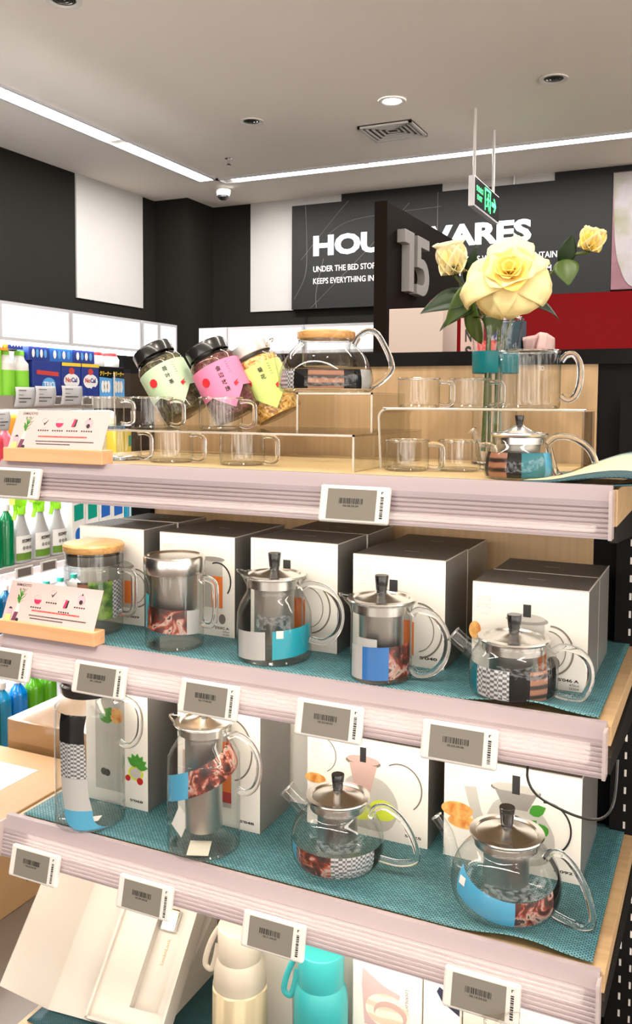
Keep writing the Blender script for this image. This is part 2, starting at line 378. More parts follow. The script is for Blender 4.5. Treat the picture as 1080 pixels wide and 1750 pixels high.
# ceiling fittings
def strip(name, label, x0, x1, y0, y1, cuts):
    t = thing(name, label, 'light', ((x0 + x1) / 2, (y0 + y1) / 2, CEIL)); cx, cy_ = (x0 + x1) / 2, (y0 + y1) / 2
    a = MB(); h = .012
    for bx in ((x0, x1, y0, y0 + .012), (x0, x1, y1 - .012, y1), (x0, x0 + .012, y0, y1), (x1 - .012, x1, y0, y1)):
        a.box(bx[0] - cx, bx[1] - cx, bx[2] - cy_, bx[3] - cy_, -h, .0)
    a.build('trim_frame', pbr('frame_grey', (.52, .52, .54), .4), t)
    longx = (x1 - x0) > (y1 - y0)
    pr = 0.0
    for c0, c1 in cuts:
        d = MB()
        if longx: d.box(c0 - cx, c1 - cx, y0 + .014 - cy_, y1 - .014 - cy_, -.006, -.001)
        else: d.box(x0 + .014 - cx, x1 - .014 - cx, c0 - cy_, c1 - cy_, -.006, -.001)
        d.build('light_tube', STRIPL, t)
    return t
strip('strip_light', 'long recessed strip light on the left, running towards the corner', -2.90, -2.78, .6, 3.50, [(.62, 1.84), (1.87, 2.62), (2.70, 3.34), (3.36, 3.485)])
strip('strip_light', 'recessed strip light across the far ceiling, parallel to the black sign', -2.78, 1.2, 3.50, 3.60, [(-2.70, -1.87), (-1.83, -.98), (-.95, .1), (.13, 1.18)])
def downlight(x, y, lab, lit):
    t = thing('downlight', lab, 'light', (x, y, CEIL))
    MB().lathe([(.058, -.001), (.058, -.006), (.046, -.006), (.036, -.001)], 32).build('trim_ring', pbr('ring_white', (.75, .72, .68), .4), t)
    if lit: MB().lathe([(.0, -.003), (.046, -.003)], 24).build('bulb', pbr('lit_bulb', (1, 1, 1), emit=30, ec=(1, .97, .92)), t)
    else:
        a = MB()
        for k in range(6): a.lathe([(.044 - k * .007, -.002 - .0004 * k), (.038 - k * .007, -.003 - .0004 * k)], 24, mi=k % 2)
        a.build('reflector', [CHR, DARKM], t)
downlight(-1.3708, 2.6513, 'round ceiling downlight that is switched on, near the air vent', True)
downlight(-.6837, 2.6675, 'unlit round ceiling downlight towards the upper right corner', False)
downlight(-2.0687, 2.6498, 'unlit round ceiling downlight left of the glowing one', False)
downlight(-2.0175, 1.30, 'round ceiling downlight cut off by the top edge of the photo', False)
vt = thing('ceiling_vent', 'square louvred air vent in the ceiling beside the lit downlight', 'vent', (-1.511, 3.045, CEIL))
MB().box(-.135, .135, -.125, .125, -.003, 0).build('backing', pbr('vent_dark', (.06, .055, .05), .7), vt)
mb = MB()
for k in range(5):
    a = .135 - k * .026; b = .125 - k * .024; t_ = .007 if k else .014; z = -.014 + .002 * k
    for bx in ((-a, a, -b, -b + t_), (-a, a, b - t_, b), (-a, -a + t_, -b, b), (a - t_, a, -b, b)): mb.box(*bx, z, z + .008)
mb.build('louvre_frame', pbr('vent_grey', (.62, .60, .57), .5), vt)
dc = thing('security_camera', 'small white dome camera on the ceiling by the dark column', 'camera', (-2.873, 3.73, CEIL))
MB().lathe([(.045, 0), (.045, -.03), (.038, -.045)], 32).build('housing', WHITE, dc)
MB().lathe([(.036, -.04), (.034, -.055), (.02, -.068), (.0, -.072)], 32).build('dome', BLK, dc)
sp = thing('sprinkler_head', 'small metal sprinkler head hanging from the ceiling', 'sprinkler', (-2.49, 3.15, CEIL))
MB().lathe([(.022, 0), (.022, -.005), (.008, -.008), (.008, -.03)], 16).build('sprinkler_body', CHR, sp)
MB().lathe([(.0, -.034), (.014, -.036), (.0, -.038)], 16).build('deflector', CHR, sp)
ex = thing('exit_sign', 'green lit exit sign hanging from two white rods', 'sign', (-1.05, 3.08, 2.33))
MB().box(-.03, -.002, -.23, .23, -.067, .067).build('sign_case', pbr('case_white', (.72, .72, .74), .4), ex, bevel=.003)
MB().box(-.002, .0, -.222, .222, -.060, .060).build('sign_face', BLK, ex)
GRN = pbr('lit_green', (.05, 1, .25), emit=1.3, ec=(.06, 1, .22)); mb = MB()
TE = lambda y, z: TF((.0006, y, z), (0, 1, 0), (0, 0, 1))
mb.text('安全出口', TE(-.2, .006), width=.115, height=.026, bold=.02, depth=.002); mb.text('EXIT', TE(-.185, -.030), width=.085, height=.022, bold=.015, depth=.002)
for b in ((-.05, -.04, -.05, .052), (.045, .055, -.05, .052), (-.05, .055, .042, .052)): mb.box(.0002, .0012, *b)
Tx = TE(0, 0)
mb.prism(circle(.012, .026, .009, 12), .001, 0, Tx)
for P_ in ([(-.005, .014), (.012, .016), (.016, -.008), (-.002, -.008)], [(-.005, .012), (-.022, .0), (-.02, -.004), (-.003, .006)], [(.012, .014), (.03, .006), (.03, 0), (.012, .006)],
           [(.006, -.006), (.016, -.008), (.030, -.03), (.022, -.046), (.018, -.03)], [(-.002, -.006), (.006, -.008), (-.006, -.03), (-.03, -.034), (-.03, -.028), (-.012, -.024)]): mb.prism(P_, .001, 0, Tx)
mb.prism([(.075, .01), (.13, .01), (.112, .032), (.128, .032), (.16, .0), (.128, -.032), (.112, -.032), (.13, -.01), (.075, -.01)], .001, 0, Tx)
mb.build('lit_lettering', GRN, ex)
for y in (-.185, .165): MB().tube([(-.016, y, .066), (-.016, y, .37)], .007, 8).build('hanging_rod', WHITE, ex)

# ------------------------------------------------------------------ main shelving unit
XL, XR = -1.026, -.118
Z1, Z2, Z3, Z4 = 1.2937, 1.0183, .7196, .370
su = thing('shelving_unit', 'wood-backed display shelving unit with four shelves of glass teaware', 'shelving', (0, 0, 0))
MB().box(-1.03, -.188, .40, .418, .1, 1.452).build('back_panel', WOODP, su)
MB().box(-1.10, .40, .395, .42, 1.4515, 1.475).build('top_beam', BLKM, su)
MB().box(-.188, .40, .405, .42, .05, 1.452).build('side_panel', BLKM, su)
MB().box(-1.075, -1.03, .385, .42, 0, 1.452).build('upright_post', BLKM, su)
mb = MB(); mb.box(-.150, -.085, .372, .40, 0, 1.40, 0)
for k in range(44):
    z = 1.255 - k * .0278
    mb.box(-.1295, -.1262, .3705, .3725, z, z + .0105, 1); mb.box(-.114, -.111, .3705, .3725, z - .006, z + .0045, 1)  # pale slot pieces: light from behind the post put into their colour
mb.build('upright_post', [BLKM, pbr('slot_backlight_paint', (.62, .60, .57), .4)], su)
MB().box(-1.03, .4, -.0, .40, 0, .1).build('plinth', BLKM, su)
MB().box(-1.03, .4, .42, .92, 1.44, 1.462).build('rear_shelf', BLKM, su)
ribs = [(.006, .0), (.006, .003), (-.003, .003), (-.012, -.014), (-.012, -.018)]
z = -.018; k = 0
while z > -.052:
    ribs += [(-.014 - .0008 * k, z), (-.014 - .0008 * k, z - .0028), (-.0118 - .0008 * k, z - .0034), (-.0118 - .0008 * k, z - .0052)]; z -= .0056; k += 1
ribs += [(-.020, -.0545), (-.020, -.0565), (-.008, -.0565), (-.008, -.0545), (-.004, -.02), (.0, -.004)]
def extrude_x(mb, prof, x0, x1, mi=0, alt=None):
    n = len(prof); v = [(x0, y, z_) for y, z_ in prof] + [(x1, y, z_) for y, z_ in prof]
    f = [tuple(range(n)), tuple(range(n, 2 * n))[::-1]] + [(k_, n + k_, n + (k_ + 1) % n, (k_ + 1) % n) for k_ in range(n)]
    mb.add(v, f, [mi, mi] + [(mi if callable(alt) is False else alt(k_)) for k_ in range(n)])
for zz in (Z1, Z2, Z3, Z4):
    sh = MB().box(XL, -.1115, .004, .392, zz - .045 if zz == Z1 else zz - .026, zz - .0022).build('shelf_board', WOODL, su, bevel=.001)
    if zz > .4:
        mb = MB(); extrude_x(mb, [(y, z_ + zz) for y, z_ in ribs], XL - .008, XR + .002, 0, lambda k_: (1 if k_ > 4 and (k_ - 5) % 4 in (1, 2) else (2 if k_ > 4 and (k_ - 5) % 4 == 3 else 0))); mb.build('price_rail', [RAIL, rail_plastic('rail_groove', (.42, .32, .34), .25), rail_plastic('rail_ridge', (.66, .61, .62), .1)], sh)
        for x in (XL - .010, XR): MB().box(x, x + .004, -.0225, -.002, zz - .0575, zz - .002).build('end_cap', RAILC, sh)
        MB().box(XL + .02, XR - .02, .012, .032, zz - .054, zz - .046 if zz == Z1 else zz - .0265).build('led_bar', LED if zz < Z1 else pbr('warm_led_soft', (1, .93, .82), .5, emit=10, ec=(1, .92, .81)), sh)
        mb = MB(); mb.add([(-.121, .02, zz - .046), (-.121, .39, zz - .046), (-.121, .39, zz - .10), (-.121, .02, zz - .066),
                           (-.113, .02, zz - .046), (-.113, .39, zz - .046), (-.113, .39, zz - .10), (-.113, .02, zz - .066)],
                          [(0, 1, 2, 3), (4, 7, 6, 5), (0, 3, 7, 4), (3, 2, 6, 7), (2, 1, 5, 6), (0, 4, 5, 1)]); mb.build('bracket', DARKM, sh)

# woven mats
def mat_sheet(label, zz, curl, m):
    def fn(u, v):
        x = -1.015 + u * (.888); y = .014 + v * .372; z = .0004
        e = max(0, u - .80) / .20; f_ = max(0, .16 - v) / .16
        z += curl * (sin(e * pi * .95) ** 2) * f_ ** 1.5
        z += curl * .35 * max(0, u - .955) / .045 * (1 - v) * .6
        return (x, y, zz + z)
    return tag(MB().grid(fn, 90, 24).build('woven_placemat', m, solid=.0014), label, 'mat')
mat_sheet('teal woven mat under the lidded mugs and pitchers, upper of the two teal mats', Z2, .010, MAT_T)
mat_sheet('teal woven mat lying under the tall carafes and round teapots', Z3, .010, MAT_T)
mat_sheet('dark teal woven mat on the lowest shelf under the open white box', Z4, 0, MAT_D)
tag(MB().box(-1.015, -.20, .012, .385, Z1 - .0016, Z1 + .0002).build('woven_placemat', MAT_N), 'straw coloured woven mat on the top shelf under the glass cups', 'mat')
mb = MB(); path = smooth_path([(-.225, 0, .0012), (-.19, 0, .0065), (-.155, 0, .023), (-.122, 0, .034), (-.096, 0, .033), (-.083, 0, .022), (-.092, 0, .009), (-.120, 0, .0018)], 6)
n_ = len(path) - 1
def rollf(u, v):
    t = u * n_; k = min(int(t), n_ - 1); p = path[k].lerp(path[k + 1], t - k); return (p.x + v * .02, .004 + v * .16, Z1 + .0015 + p.z * (.30 + .70 * min(1, v * 1.7) ** .8))
mb.grid(rollf, 40, 18, lambda u, v: 1 if .10 < v < .50 else (0 if v < .5 or (int(v * 18) % 3) else 2))
tag(mb.build('table_runner', [MAT_D, pbr('cream_cloth', (.72, .58, .38), .7), pbr('sage_thread', (.28, .36, .33), .7)], solid=.0016), 'folded striped cloth mat, cream and dark teal, curling off the top shelf end', 'mat')

# electronic price tags
def price_tag(label, x, ztop, num):
    t = thing('electronic_price_tag', label, 'price tag', (x, -.0165, ztop), 0, 'electronic price tags on the shelf rails')
    tilt = (RD(-13), 0, 0)
    ca = MB().box(0, .095, -.009, .0, -.0475, 0, 0).build('casing', WHITEG, t, bevel=.0035, rot=tilt, bseg=3)
    MB().box(.0115, .078, -.0094, -.0088, -.0435, -.005, 0).build('screen', SCREEN, ca)
    mb = MB(); x_ = .028
    rnd = random.Random(num)
    while x_ < .060:
        wd = rnd.choice((.0006, .0006, .0011, .0016)); mb.box(x_, x_ + wd, -.0097, -.0093, -.0235, -.0165); x_ += wd + rnd.choice((.0006, .0009, .0013))
    mb.text('06.%02d.04.%02d' % (num % 20, 3 + num % 7), TF((.034, -.0096, -.0275)), width=.021, height=.0026, bold=.02)
    mb.build('barcode', BLACKT, ca); mb = MB()
    z_ = -.013
    while z_ > -.041:
        wd = rnd.choice((.0008, .0014, .002)); mb.box(.0835, .0875, -.0093, -.0089, z_ - wd, z_); z_ -= wd + .0009
    mb.box(.084, .0852, -.0093, -.0089, -.0095, -.0065); mb.box(.084, .087, -.0093, -.0089, -.0072, -.0065)
    mb.build('side_barcode', BLACKT, ca); return t
TAGS = [('electronic price tag at the left end of the top shelf rail', -1.030, Z1 - .009, 4), ('only electronic price tag in the middle of the top shelf rail', -.471, Z1 - .011, 8),
        ('electronic price tag cut off by the left photo edge, on the second shelf rail', -1.054, Z2 - .017, 12), ('electronic price tag below the beech card holder, second rail', -.874, Z2 - .017, 13),
        ('creased electronic price tag below the steel-lidded mug', -.686, Z2 - .018, 17), ('electronic price tag with reflections, below the straight glass pitcher', -.504, Z2 - .019, 2),
        ('rightmost electronic price tag on the second rail, below the small teapot', -.331, Z2 - .020, 3),
        ('leftmost electronic price tag on the third rail, above the umbrella carton', -1.003, Z3 - .030, 5), ('electronic price tag on the third rail below the tall steel-filter pitcher', -.795, Z3 - .029, 9),
        ('electronic price tag on the third rail above the cream bottle', -.584, Z3 - .030, 11), ('rightmost electronic price tag on the third rail, film peeling beneath it', -.298, Z3 - .028, 14)]
for a in TAGS: price_tag(*a)

# ------------------------------------------------------------------ gift boxes
ORG = pbr('orange_tea_print', (.80, .20, .04), .4); LEM = pbr('lemon_print', (.62, .72, .06), .4); GRNP = pbr('mint_print', (.06, .28, .03), .4)
OUTL = pbr('handle_print', (.18, .16, .13), .4); GLP = pbr('glass_print', (.50, .49, .45), .4); STP = pbr('steel_print', (.28, .265, .25), .35); PINKP = pbr('pink_print', (.55, .38, .34), .4)
REDP = pbr('berry_print', (.5, .02, .02), .4); BREAD = ramp_tex('croissant_print', 'noise', 60, [(.35, (.62, .20, .03)), (.6, (.85, .50, .16))])
AM = [BLACKT, ORG, LEM, GRNP, OUTL, GLP, STP, PINKP, REDP, BREAD]
def gift_box(label, x0, x1, y, zb, h, depth, art=None, code=None, lett=True, logo=True):
    W = x1 - x0
    t = thing('gift_box', label, 'box', (x0, y, zb + .0012))
    mb = MB(); b = .0004
    mb.add([(0, 0, 0), (W, 0, 0), (W, 0, h), (0, 0, h)], [(0, 1, 2, 3)], 0)
    mb.add([(W, 0, 0), (W, depth, 0), (W, depth, h), (W, 0, h)], [(0, 1, 2, 3)], 1)
    mb.add([(0, 0, h), (W, 0, h), (W, depth, h), (0, depth, h)], [(0, 1, 2, 3)], 2)
    mb.add([(0, depth, 0), (0, 0, 0), (0, 0, h), (0, depth, h)], [(0, 1, 2, 3)], 1)
    mb.add([(W, depth, 0), (0, depth, 0), (0, depth, h), (W, depth, h)], [(0, 1, 2, 3)], 0)
    mb.add([(0, 0, 0), (0, depth, 0), (W, depth, 0), (W, 0, 0)], [(0, 1, 2, 3)], 0)
    mb.build('carton', [CARD, BOXSIDE, BOXTOP], t)
    MB().box(0, W, .0, .0012, h - .0004, h + .0010).box(W - .0012, W + .0004, 0, depth, h - .0004, h + .0006).build('lid_edge', pbr('box_edge', (.55, .53, .5), .4), t)
    MB().text('SAMADOYO', TF((W * .42, depth * .5, h + .0003), (1, 0, 0), (0, 1, 0)), width=.022, height=.004, bold=.02).build('top_logo', PALET, t)
    if logo:
        mb = MB(); mb.text('sama', TF((.006, -.0003, h - .024)), width=.020, height=.0065, bold=.005); mb.text('DOYO', TF((.006, -.0003, h - .034)), width=.020, height=.007, bold=.005)
        mb.text('尚 明', TF((.011, -.0003, h - .043)), width=.010, height=.003); mb.build('brand_lettering', PALET, t)
    if code:
        mb = MB(); mb.text(code, TF((W - .036, -.0003, .0115)), width=.026, height=.0042, bold=.03)
        if lett: mb.text('470ml', TF((W - .022, -.0003, .0065)), width=.012, height=.003); mb.text('SS304', TF((W - .022, -.0003, .0020)), width=.012, height=.003)
        mb.build('model_lettering', BLACKT, t)
    if art:
        mb = MB(); T = TF((0, -.0002, 0)); lay = [0]
        def HT():
            lay[0] += 1; return .0001 + .00006 * lay[0]
        for a in art:
            if a[0] == 'p': mb.prism(a[1], HT(), a[2], T)
            elif a[0] == 'e': mb.prism(circle(a[1], a[2], a[3], 24, a[4]), HT(), a[5], T)
            elif a[0] == 'r': mb.prism([(a[1], a[3]), (a[2], a[3]), (a[2], a[4]), (a[1], a[4])], HT(), a[5], T)
            elif a[0] == 'a': arc_ribbon(mb, a[1], a[2], a[3], a[4], a[5], a[6], a[7], a[8], T, HT())
        mb.build('printed_picture', AM, t)
    return t
def pot_art(cx, zt, s=1, tea=True):       # printed pot: knob, lid, neck, orange tea, handle loop
    r = []
    if tea: r += [('r', cx - .030 * s, cx + .028 * s, zt - .095 * s, zt - .052 * s, 1)]
    r += [('r', cx - .027 * s, cx + .025 * s, zt - .10 * s, zt - .025 * s, 5), ('r', cx + .008 * s, cx + .023 * s, zt - .092 * s, zt - .05 * s, 1), ('e', cx, zt - .022 * s, .030 * s, .007 * s, 6), ('e', cx, zt - .019 * s, .026 * s, .006 * s, 5), ('r', cx - .0055 * s, cx + .0055 * s, zt - .018 * s, zt, 0),
          ('a', cx + .033 * s, zt - .062 * s, .033 * s, .036 * s, .0022, -80, 90, 4), ('a', cx + .031 * s, zt - .062 * s, .024 * s, .028 * s, .001, -80, 90, 4)]
    return r
def back_box(x0, x1, y, zb, h, depth, label): return gift_box(label, x0, x1, y, zb, h, depth, None, None, False, False)
GB = 'tall gift boxes'
gift_box('white gift box behind the wooden-lidded glass mug', -.990, -.8585, .128, Z2, .159, .095, pot_art(.085, .118, .9), "S'009", False)
back_box(-.985, -.857, .226, Z2, .159, .09, 'grey-topped box tucked behind the box of the wooden-lidded mug')
gift_box('white gift box behind the steel-lidded mug, black model code at its lower right', -.8285, -.6885, .130, Z2, .158, .17,
         [('r', .085, .118, .045, .12, 5), ('r', .098, .118, .045, .095, 1), ('a', .108, .088, .026, .030, .0025, -40, 110, 0), ('e', .100, .122, .022, .004, 6), ('e', .1175, .028, .006, .008, 4)], "S'03C A")
gift_box('white gift box behind the round-shouldered pitcher with the turquoise label', -.6555, -.5105, .122, Z2, .162, .112, pot_art(.062, .133, 1.1), None)
back_box(-.652, -.511, .242, Z2, .160, .115, 'second gift box standing directly behind the box with the turquoise-labelled pitcher')
gift_box('white gift box behind the straight-sided pitcher with the blue label', -.483, -.3455, .115, Z2, .152, .112, pot_art(.062, .120, 1.1), "S'040", False)
back_box(-.480, -.346, .232, Z2, .150, .115, 'second gift box behind the box of the blue-labelled pitcher')
gift_box('white gift box at the right end of its shelf, behind the small spouted teapot', -.3035, -.153, .101, Z2, .131, .100,
         pot_art(.073, .107, .92) + [('e', .108, .034, .008, .009, 4), ('e', .004, .066, .008, .012, 9)], "S'046 A")
back_box(-.300, -.153, .2035, Z2, .130, .105, 'second box behind the right-end box, its seam a bright line')
# lower teaware shelf
leafp = lambda x, z, a, L=.016, w_=.006: ('p', [(x + L * q * cos(a) - e * w_ * sin(a), z + L * q * sin(a) + e * w_ * cos(a)) for q, e in ((0, 0), (.15, .5), (.4, .8), (.7, .6), (1, 0), (.7, -.6), (.4, -.8), (.15, -.5))], 3)
gift_box('tall white box printed with mint and lemon water, behind the big carafe', -.962, -.8365, .105, Z3, .235, .10,
         [('r', .020, .078, .022, .190, 5), ('e', .049, .190, .029, .006, 6), ('e', .062, .150, .016, .013, 9), ('e', .102, .060, .015, .012, 2), ('e', .102, .060, .011, .009, 5), ('e', .110, .048, .006, .006, 8), ('e', .086, .050, .005, .005, 8), ('e', .037, .052, .006, .006, 0), ('e', .044, .051, .006, .006, 0)] +
         [leafp(.03 + .004 * k, .150 - .006 * (k % 3), .6 * k - 1, .018) for k in range(7)] + [leafp(.104, .072, .5 * k, .022, .007) for k in range(6)], "S'068", False)
gift_box('tall white box printed with an orange-filled pitcher, behind the tall steel-filter pitcher', -.788, -.637, .119, Z3, .235, .103,
         [('r', .025, .100, .03, .19, 5), ('r', .072, .100, .050, .135, 1), ('r', .072, .100, .038, .055, 8), ('r', .010, .030, .05, .11, 7), ('a', .100, .125, .038, .050, .0025, -80, 90, 4)], "S'04B", False)
back_box(-.72, -.600, .24, Z3, .235, .10, 'dark-sided tall box in the gap between two white gift boxes')
gift_box('white gift box printed with a pink-grey teapot and limes, behind the round teapot', -.5885, -.3885, .187, Z3, .151, .16,
         [('p', smooth2([(.055, .03), (.060, .07), (.080, .092), (.125, .092), (.15, .065), (.15, .035), (.13, .012), (.08, .012)], 4), 5), ('e', .085, .035, .028, .012, 2), ('e', .128, .045, .022, .016, 2), ('e', .095, .115, .029, .008, 4), ('e', .095, .118, .027, .007, 7), ('p', [(.072, .112), (.118, .112), (.108, .070), (.082, .070)], 7),
          ('r', .090, .100, .115, .138, 0), ('e', .014, .075, .018, .008, 9), ('a', .155, .085, .036, .038, .002, -50, 120, 4), ('a', .02, .115, .03, .03, .0012, -60, 60, 4)], "S'125", False)
gift_box('white gift box printed with croissants, behind the long-spouted teapot', -.363, -.1665, .184, Z3, .151, .17,
         [('p', smooth2([(.030, .11), (.042, .07), (.06, .03), (.10, .01), (.15, .02), (.16, .06), (.13, .10), (.08, .10), (.06, .07), (.048, .112)], 4), 5), ('e', .020, .072, .024, .012, 9), ('e', .030, .055, .024, .010, 9), ('e', .105, .118, .036, .008, 4), ('e', .105, .120, .034, .007, 5), ('p', [(.075, .115), (.135, .115), (.122, .09), (.088, .09)], 6),
          ('r', .100, .111, .112, .139, 0), leafp(.125, .088, .5, .026, .011), leafp(.118, .058, .9, .028, .012), leafp(.15, .06, 2.2, .02, .01), ('a', .150, .072, .034, .038, .0025, -60, 100, 0)], "S'092", False)

# ------------------------------------------------------------------ glass teaware
def lid(t, r, z, dome=.004, collar=.014, knobh=.024, knobr=.0085, rim=.003):
    mb = MB()
    mb.lathe([(r * .86, z - collar), (r * .93, z - collar), (r * .94, z - .002), (r + rim, z), (r + rim + .0008, z + .0018), (r + rim, z + .0036), (r * .90, z + .0042), (r * .86, z + .0022),
              (r * .6, z + .003 + dome * .5), (r * .3, z + .004 + dome), (knobr, z + .005 + dome * 1.4), (.0, z + .005 + dome * 1.4)], 64)
    L = mb.build('lid', STEEL, t)
    zb = z + .0045 + dome * 1.4
    MB().lathe([(knobr * .85, zb - .001), (knobr * .8, zb + .003), (knobr * .9, zb + .004), (knobr * 1.12, zb + knobh - .001), (knobr * 1.05, zb + knobh), (0, zb + knobh)], 32).build('knob', BLK, L)
    return L
def infuser(t, r, z0, z1):
    MB().lathe([(0, z0), (r * .94, z0), (r, z0 + .003), (r, z1 - .008), (r * 1.08, z1)], 48).build('infuser', STEELD, t)
def gbody(t, prof, pinch=None, seg=72):
    pr = smooth2(prof, 4)
    fn = None
    if pinch:
        zs, amp, wd = pinch; zt = prof[-1][1]
        def fn(r, z, a):
            d = (a - pi + pi) % (2 * pi) - pi if False else ((a - pi + pi) % (2 * pi)) - pi
            d = min(abs(a - pi), 2 * pi - abs(a - pi))
            k = max(0, (z - zs) / (zt - zs)); return r + amp * math.exp(-(d / wd) ** 2) * k * k, z + .3 * amp * math.exp(-(d / wd) ** 2) * k * k
    o = MB().lathe([(0, prof[0][1])] + pr, seg, fn=fn).build('glass_body', GL, t)
    # thick solid base and rolled rim of the same glass
    rb, zb = prof[0]; MB().lathe([(0, zb + .0004), (rb * .98, zb + .0004), (rb * 1.0, zb + .002), (rb * .96, zb + .0045), (0, zb + .0035)], 48).build('base', GL, o)
    rt, zt_ = prof[-1]
    P = []
    for k in range(73):
        a = 2 * pi * k / 72; rr, zz = fn(rt, zt_, a) if fn else (rt, zt_); P.append((rr * cos(a), rr * sin(a), zz))
    MB().tube(P, .0014, 6, caps=False).build('rim', SG, o)
    return o
def handle(t, pts, r=.0048, n=8):
    MB().tube(smooth_path([(x, 0, z) for x, z in pts], n), r, 14, flat=.9).build('handle', SG, t)
def spout(t, pts, rads, mat=None):
    P = smooth_path([(x, 0, z) for x, z in pts], 8); R = lerp_list(rads, len(P))
    o = MB().tube(P, R, 28, caps=False).build('spout', GL, t)
    d = (P[-1] - P[-2]).normalized(); u = Vector((-d.z, 0, d.x)); rr = R[-1]
    ring = [P[-1] + u * rr * cos(2 * pi * k / 24) + Vector((0, 1, 0)) * rr * sin(2 * pi * k / 24) for k in range(25)]
    MB().tube(ring, .0013, 6, caps=False).build('spout_lip', SG, o)
def wrap(t, r, z0, z1, segs, base, tilt=0, name='paper_label', mats=None, rfn=None):
    # segs: [(angle0, angle1, matindex)] degrees, 0 faces the shopper
    mb = MB()
    for a0, a1, mi in segs:
        n = max(4, int(abs(a1 - a0) / 5))
        def fn(u, v):
            a = RD(a0 + (a1 - a0) * u); zz = z0 + (z1 - z0) * v + tilt * a
            rr = rfn(zz) if rfn else r
            b = a + base; return (rr * cos(b), rr * sin(b), zz)
        mb.grid(fn, n, 6, mi)
    return mb.build(name, mats or PM, t)
PM = [TURQ, GREYP, COFFEE, KEYS, SANDW, BLKM, BLUEP, BLUEL, PAPER, TEALP]
def base_ang(x, y, rz): return math.atan2(-1.05 - y, -x) - rz
def pot(label, x, y, z, rz, cat='teapot', name='glass_teapot'):
    t = thing(name, label, cat, (x, y, z), RD(rz)); return t, base_ang(x, y, RD(rz))
def mk(prof):         # radius lookup inside the glass wall
    pr = smooth2(prof, 6)
    def f(z):
        for (r0, z0), (r1, z1) in zip(pr, pr[1:]):
            if z0 <= z <= z1 and z1 > z0: return max(.004, r0 + (r1 - r0) * (z - z0) / (z1 - z0) - .0016)
        return pr[0][0] - .0016 if z < pr[0][1] else pr[-1][0] - .0016
    return f
M2, M3 = Z2 + .0018, Z3 + .0018
# 1 wooden-lid mug
t, b = pot('round glass tea mug with a bamboo lid at the left end of its shelf', -.9183, .0754, M2, 6, 'mug', 'glass_mug')
pr = [(.043, 0), (.0455, .003), (.0459, .02), (.0459, .095), (.0470, .101), (.0459, .106), (.0455, .128)]
gbody(t, pr); handle(t, [(.046, .097), (.050, .100), (.062, .101), (.072, .094), (.0735, .075), (.073, .045), (.068, .033), (.056, .030), (.046, .033)])
L = MB().lathe([(0, .129), (.047, .129), (.0485, .131), (.0485, .139), (.046, .142), (0, .143)], 64).build('lid', WOODB, t)
MB().lathe([(.040, .050), (.040, .105), (.0435, .108)], 48).build('infuser_glass', GL, t)
MB().lathe([(.0435, .109), (.0442, .110), (.0442, .124), (.040, .126)], 48).build('seal_ring', pbr('smoked_seal', (.10, .095, .085), .25, coat=.3), t)
wrap(t, .0445, .025, .085, [(-70, -35, 8), (-35, -12, 4), (-12, 40, 10), (40, 75, 3)], b, mats=PM + [ramp_tex('leaf_print', 'noise', 50, [(.4, (.03, .09, .02)), (.6, (.22, .36, .06))])])
# 2 steel-lid mug
t, b = pot('tall straight glass mug with a flat steel lid and amber tea label', -.7521, .0586, M2, 8, 'mug', 'glass_mug')
pr = [(.041, 0), (.0437, .003), (.0441, .02), (.0441, .118)]
gbody(t, pr); handle(t, [(.044, .099), (.050, .105), (.064, .100), (.0675, .085), (.067, .050), (.062, .036), (.050, .034), (.044, .040)])
MB().lathe([(.0455, .112), (.0462, .113), (.0462, .135), (.0445, .138), (.0400, .138), (.038, .136), (0, .136)], 64).build('lid', STEEL, t)
infuser(t, .034, .055, .112)
wrap(t, .0425, .026, .062, [(-88, -70, 0), (-70, 25, 2), (25, 60, 1)], b, -.004)
wrap(t, .0425, .060, .082, [(-88, -62, 0)], b, 0, 'paper_tab')
# 3 pitcher turquoise
t, b = pot('round-shouldered glass pitcher with steel lid and turquoise label', -.5869, .0692, M2, 8, 'pitcher', 'glass_pitcher')
pr = [(.050, 0), (.0535, .003), (.054, .012), (.0543, .055), (.052, .072), (.046, .086), (.0405, .096), (.0405, .105), (.0445, .114), (.0462, .120)]
gbody(t, pr, (.098, .012, .20)); handle(t, [(.041, .103), (.055, .110), (.080, .104), (.097, .084), (.100, .060), (.092, .040), (.075, .028), (.054, .030)])
lid(t, .0425, .118); infuser(t, .029, .022, .110)
R = mk(pr); wrap(t, 0, .010, .050, [(-78, -14, 1), (-3, 78, 0)], b, .004, rfn=R)
mb = MB(); wrap(t, .0529, .040, .051, [(3, 14, 8)], b, 0, 'white_sticker')
# 4 pitcher blue
t, b = pot('straight-sided glass pitcher with steel lid and blue label', -.4147, .0507, M2, 8, 'pitcher', 'glass_pitcher')
pr = [(.039, 0), (.0412, .003), (.0415, .01), (.0412, .085), (.0420, .095), (.0455, .1045)]
gbody(t, pr, (.080, .014, .20)); handle(t, [(.042, .088), (.052, .094), (.072, .088), (.086, .068), (.089, .048), (.083, .026), (.068, .011), (.050, .008), (.041, .016)])
lid(t, .0425, .104); infuser(t, .0300, .028, .096)
R = mk(pr); wrap(t, 0, .006, .050, [(-78, -38, 1), (-38, 15, 6), (15, 75, 2)], b, .002, rfn=R)
wrap(t, .0385, .022, .060, [(-55, -8, 1)], b, 0, 'grey_sticker')
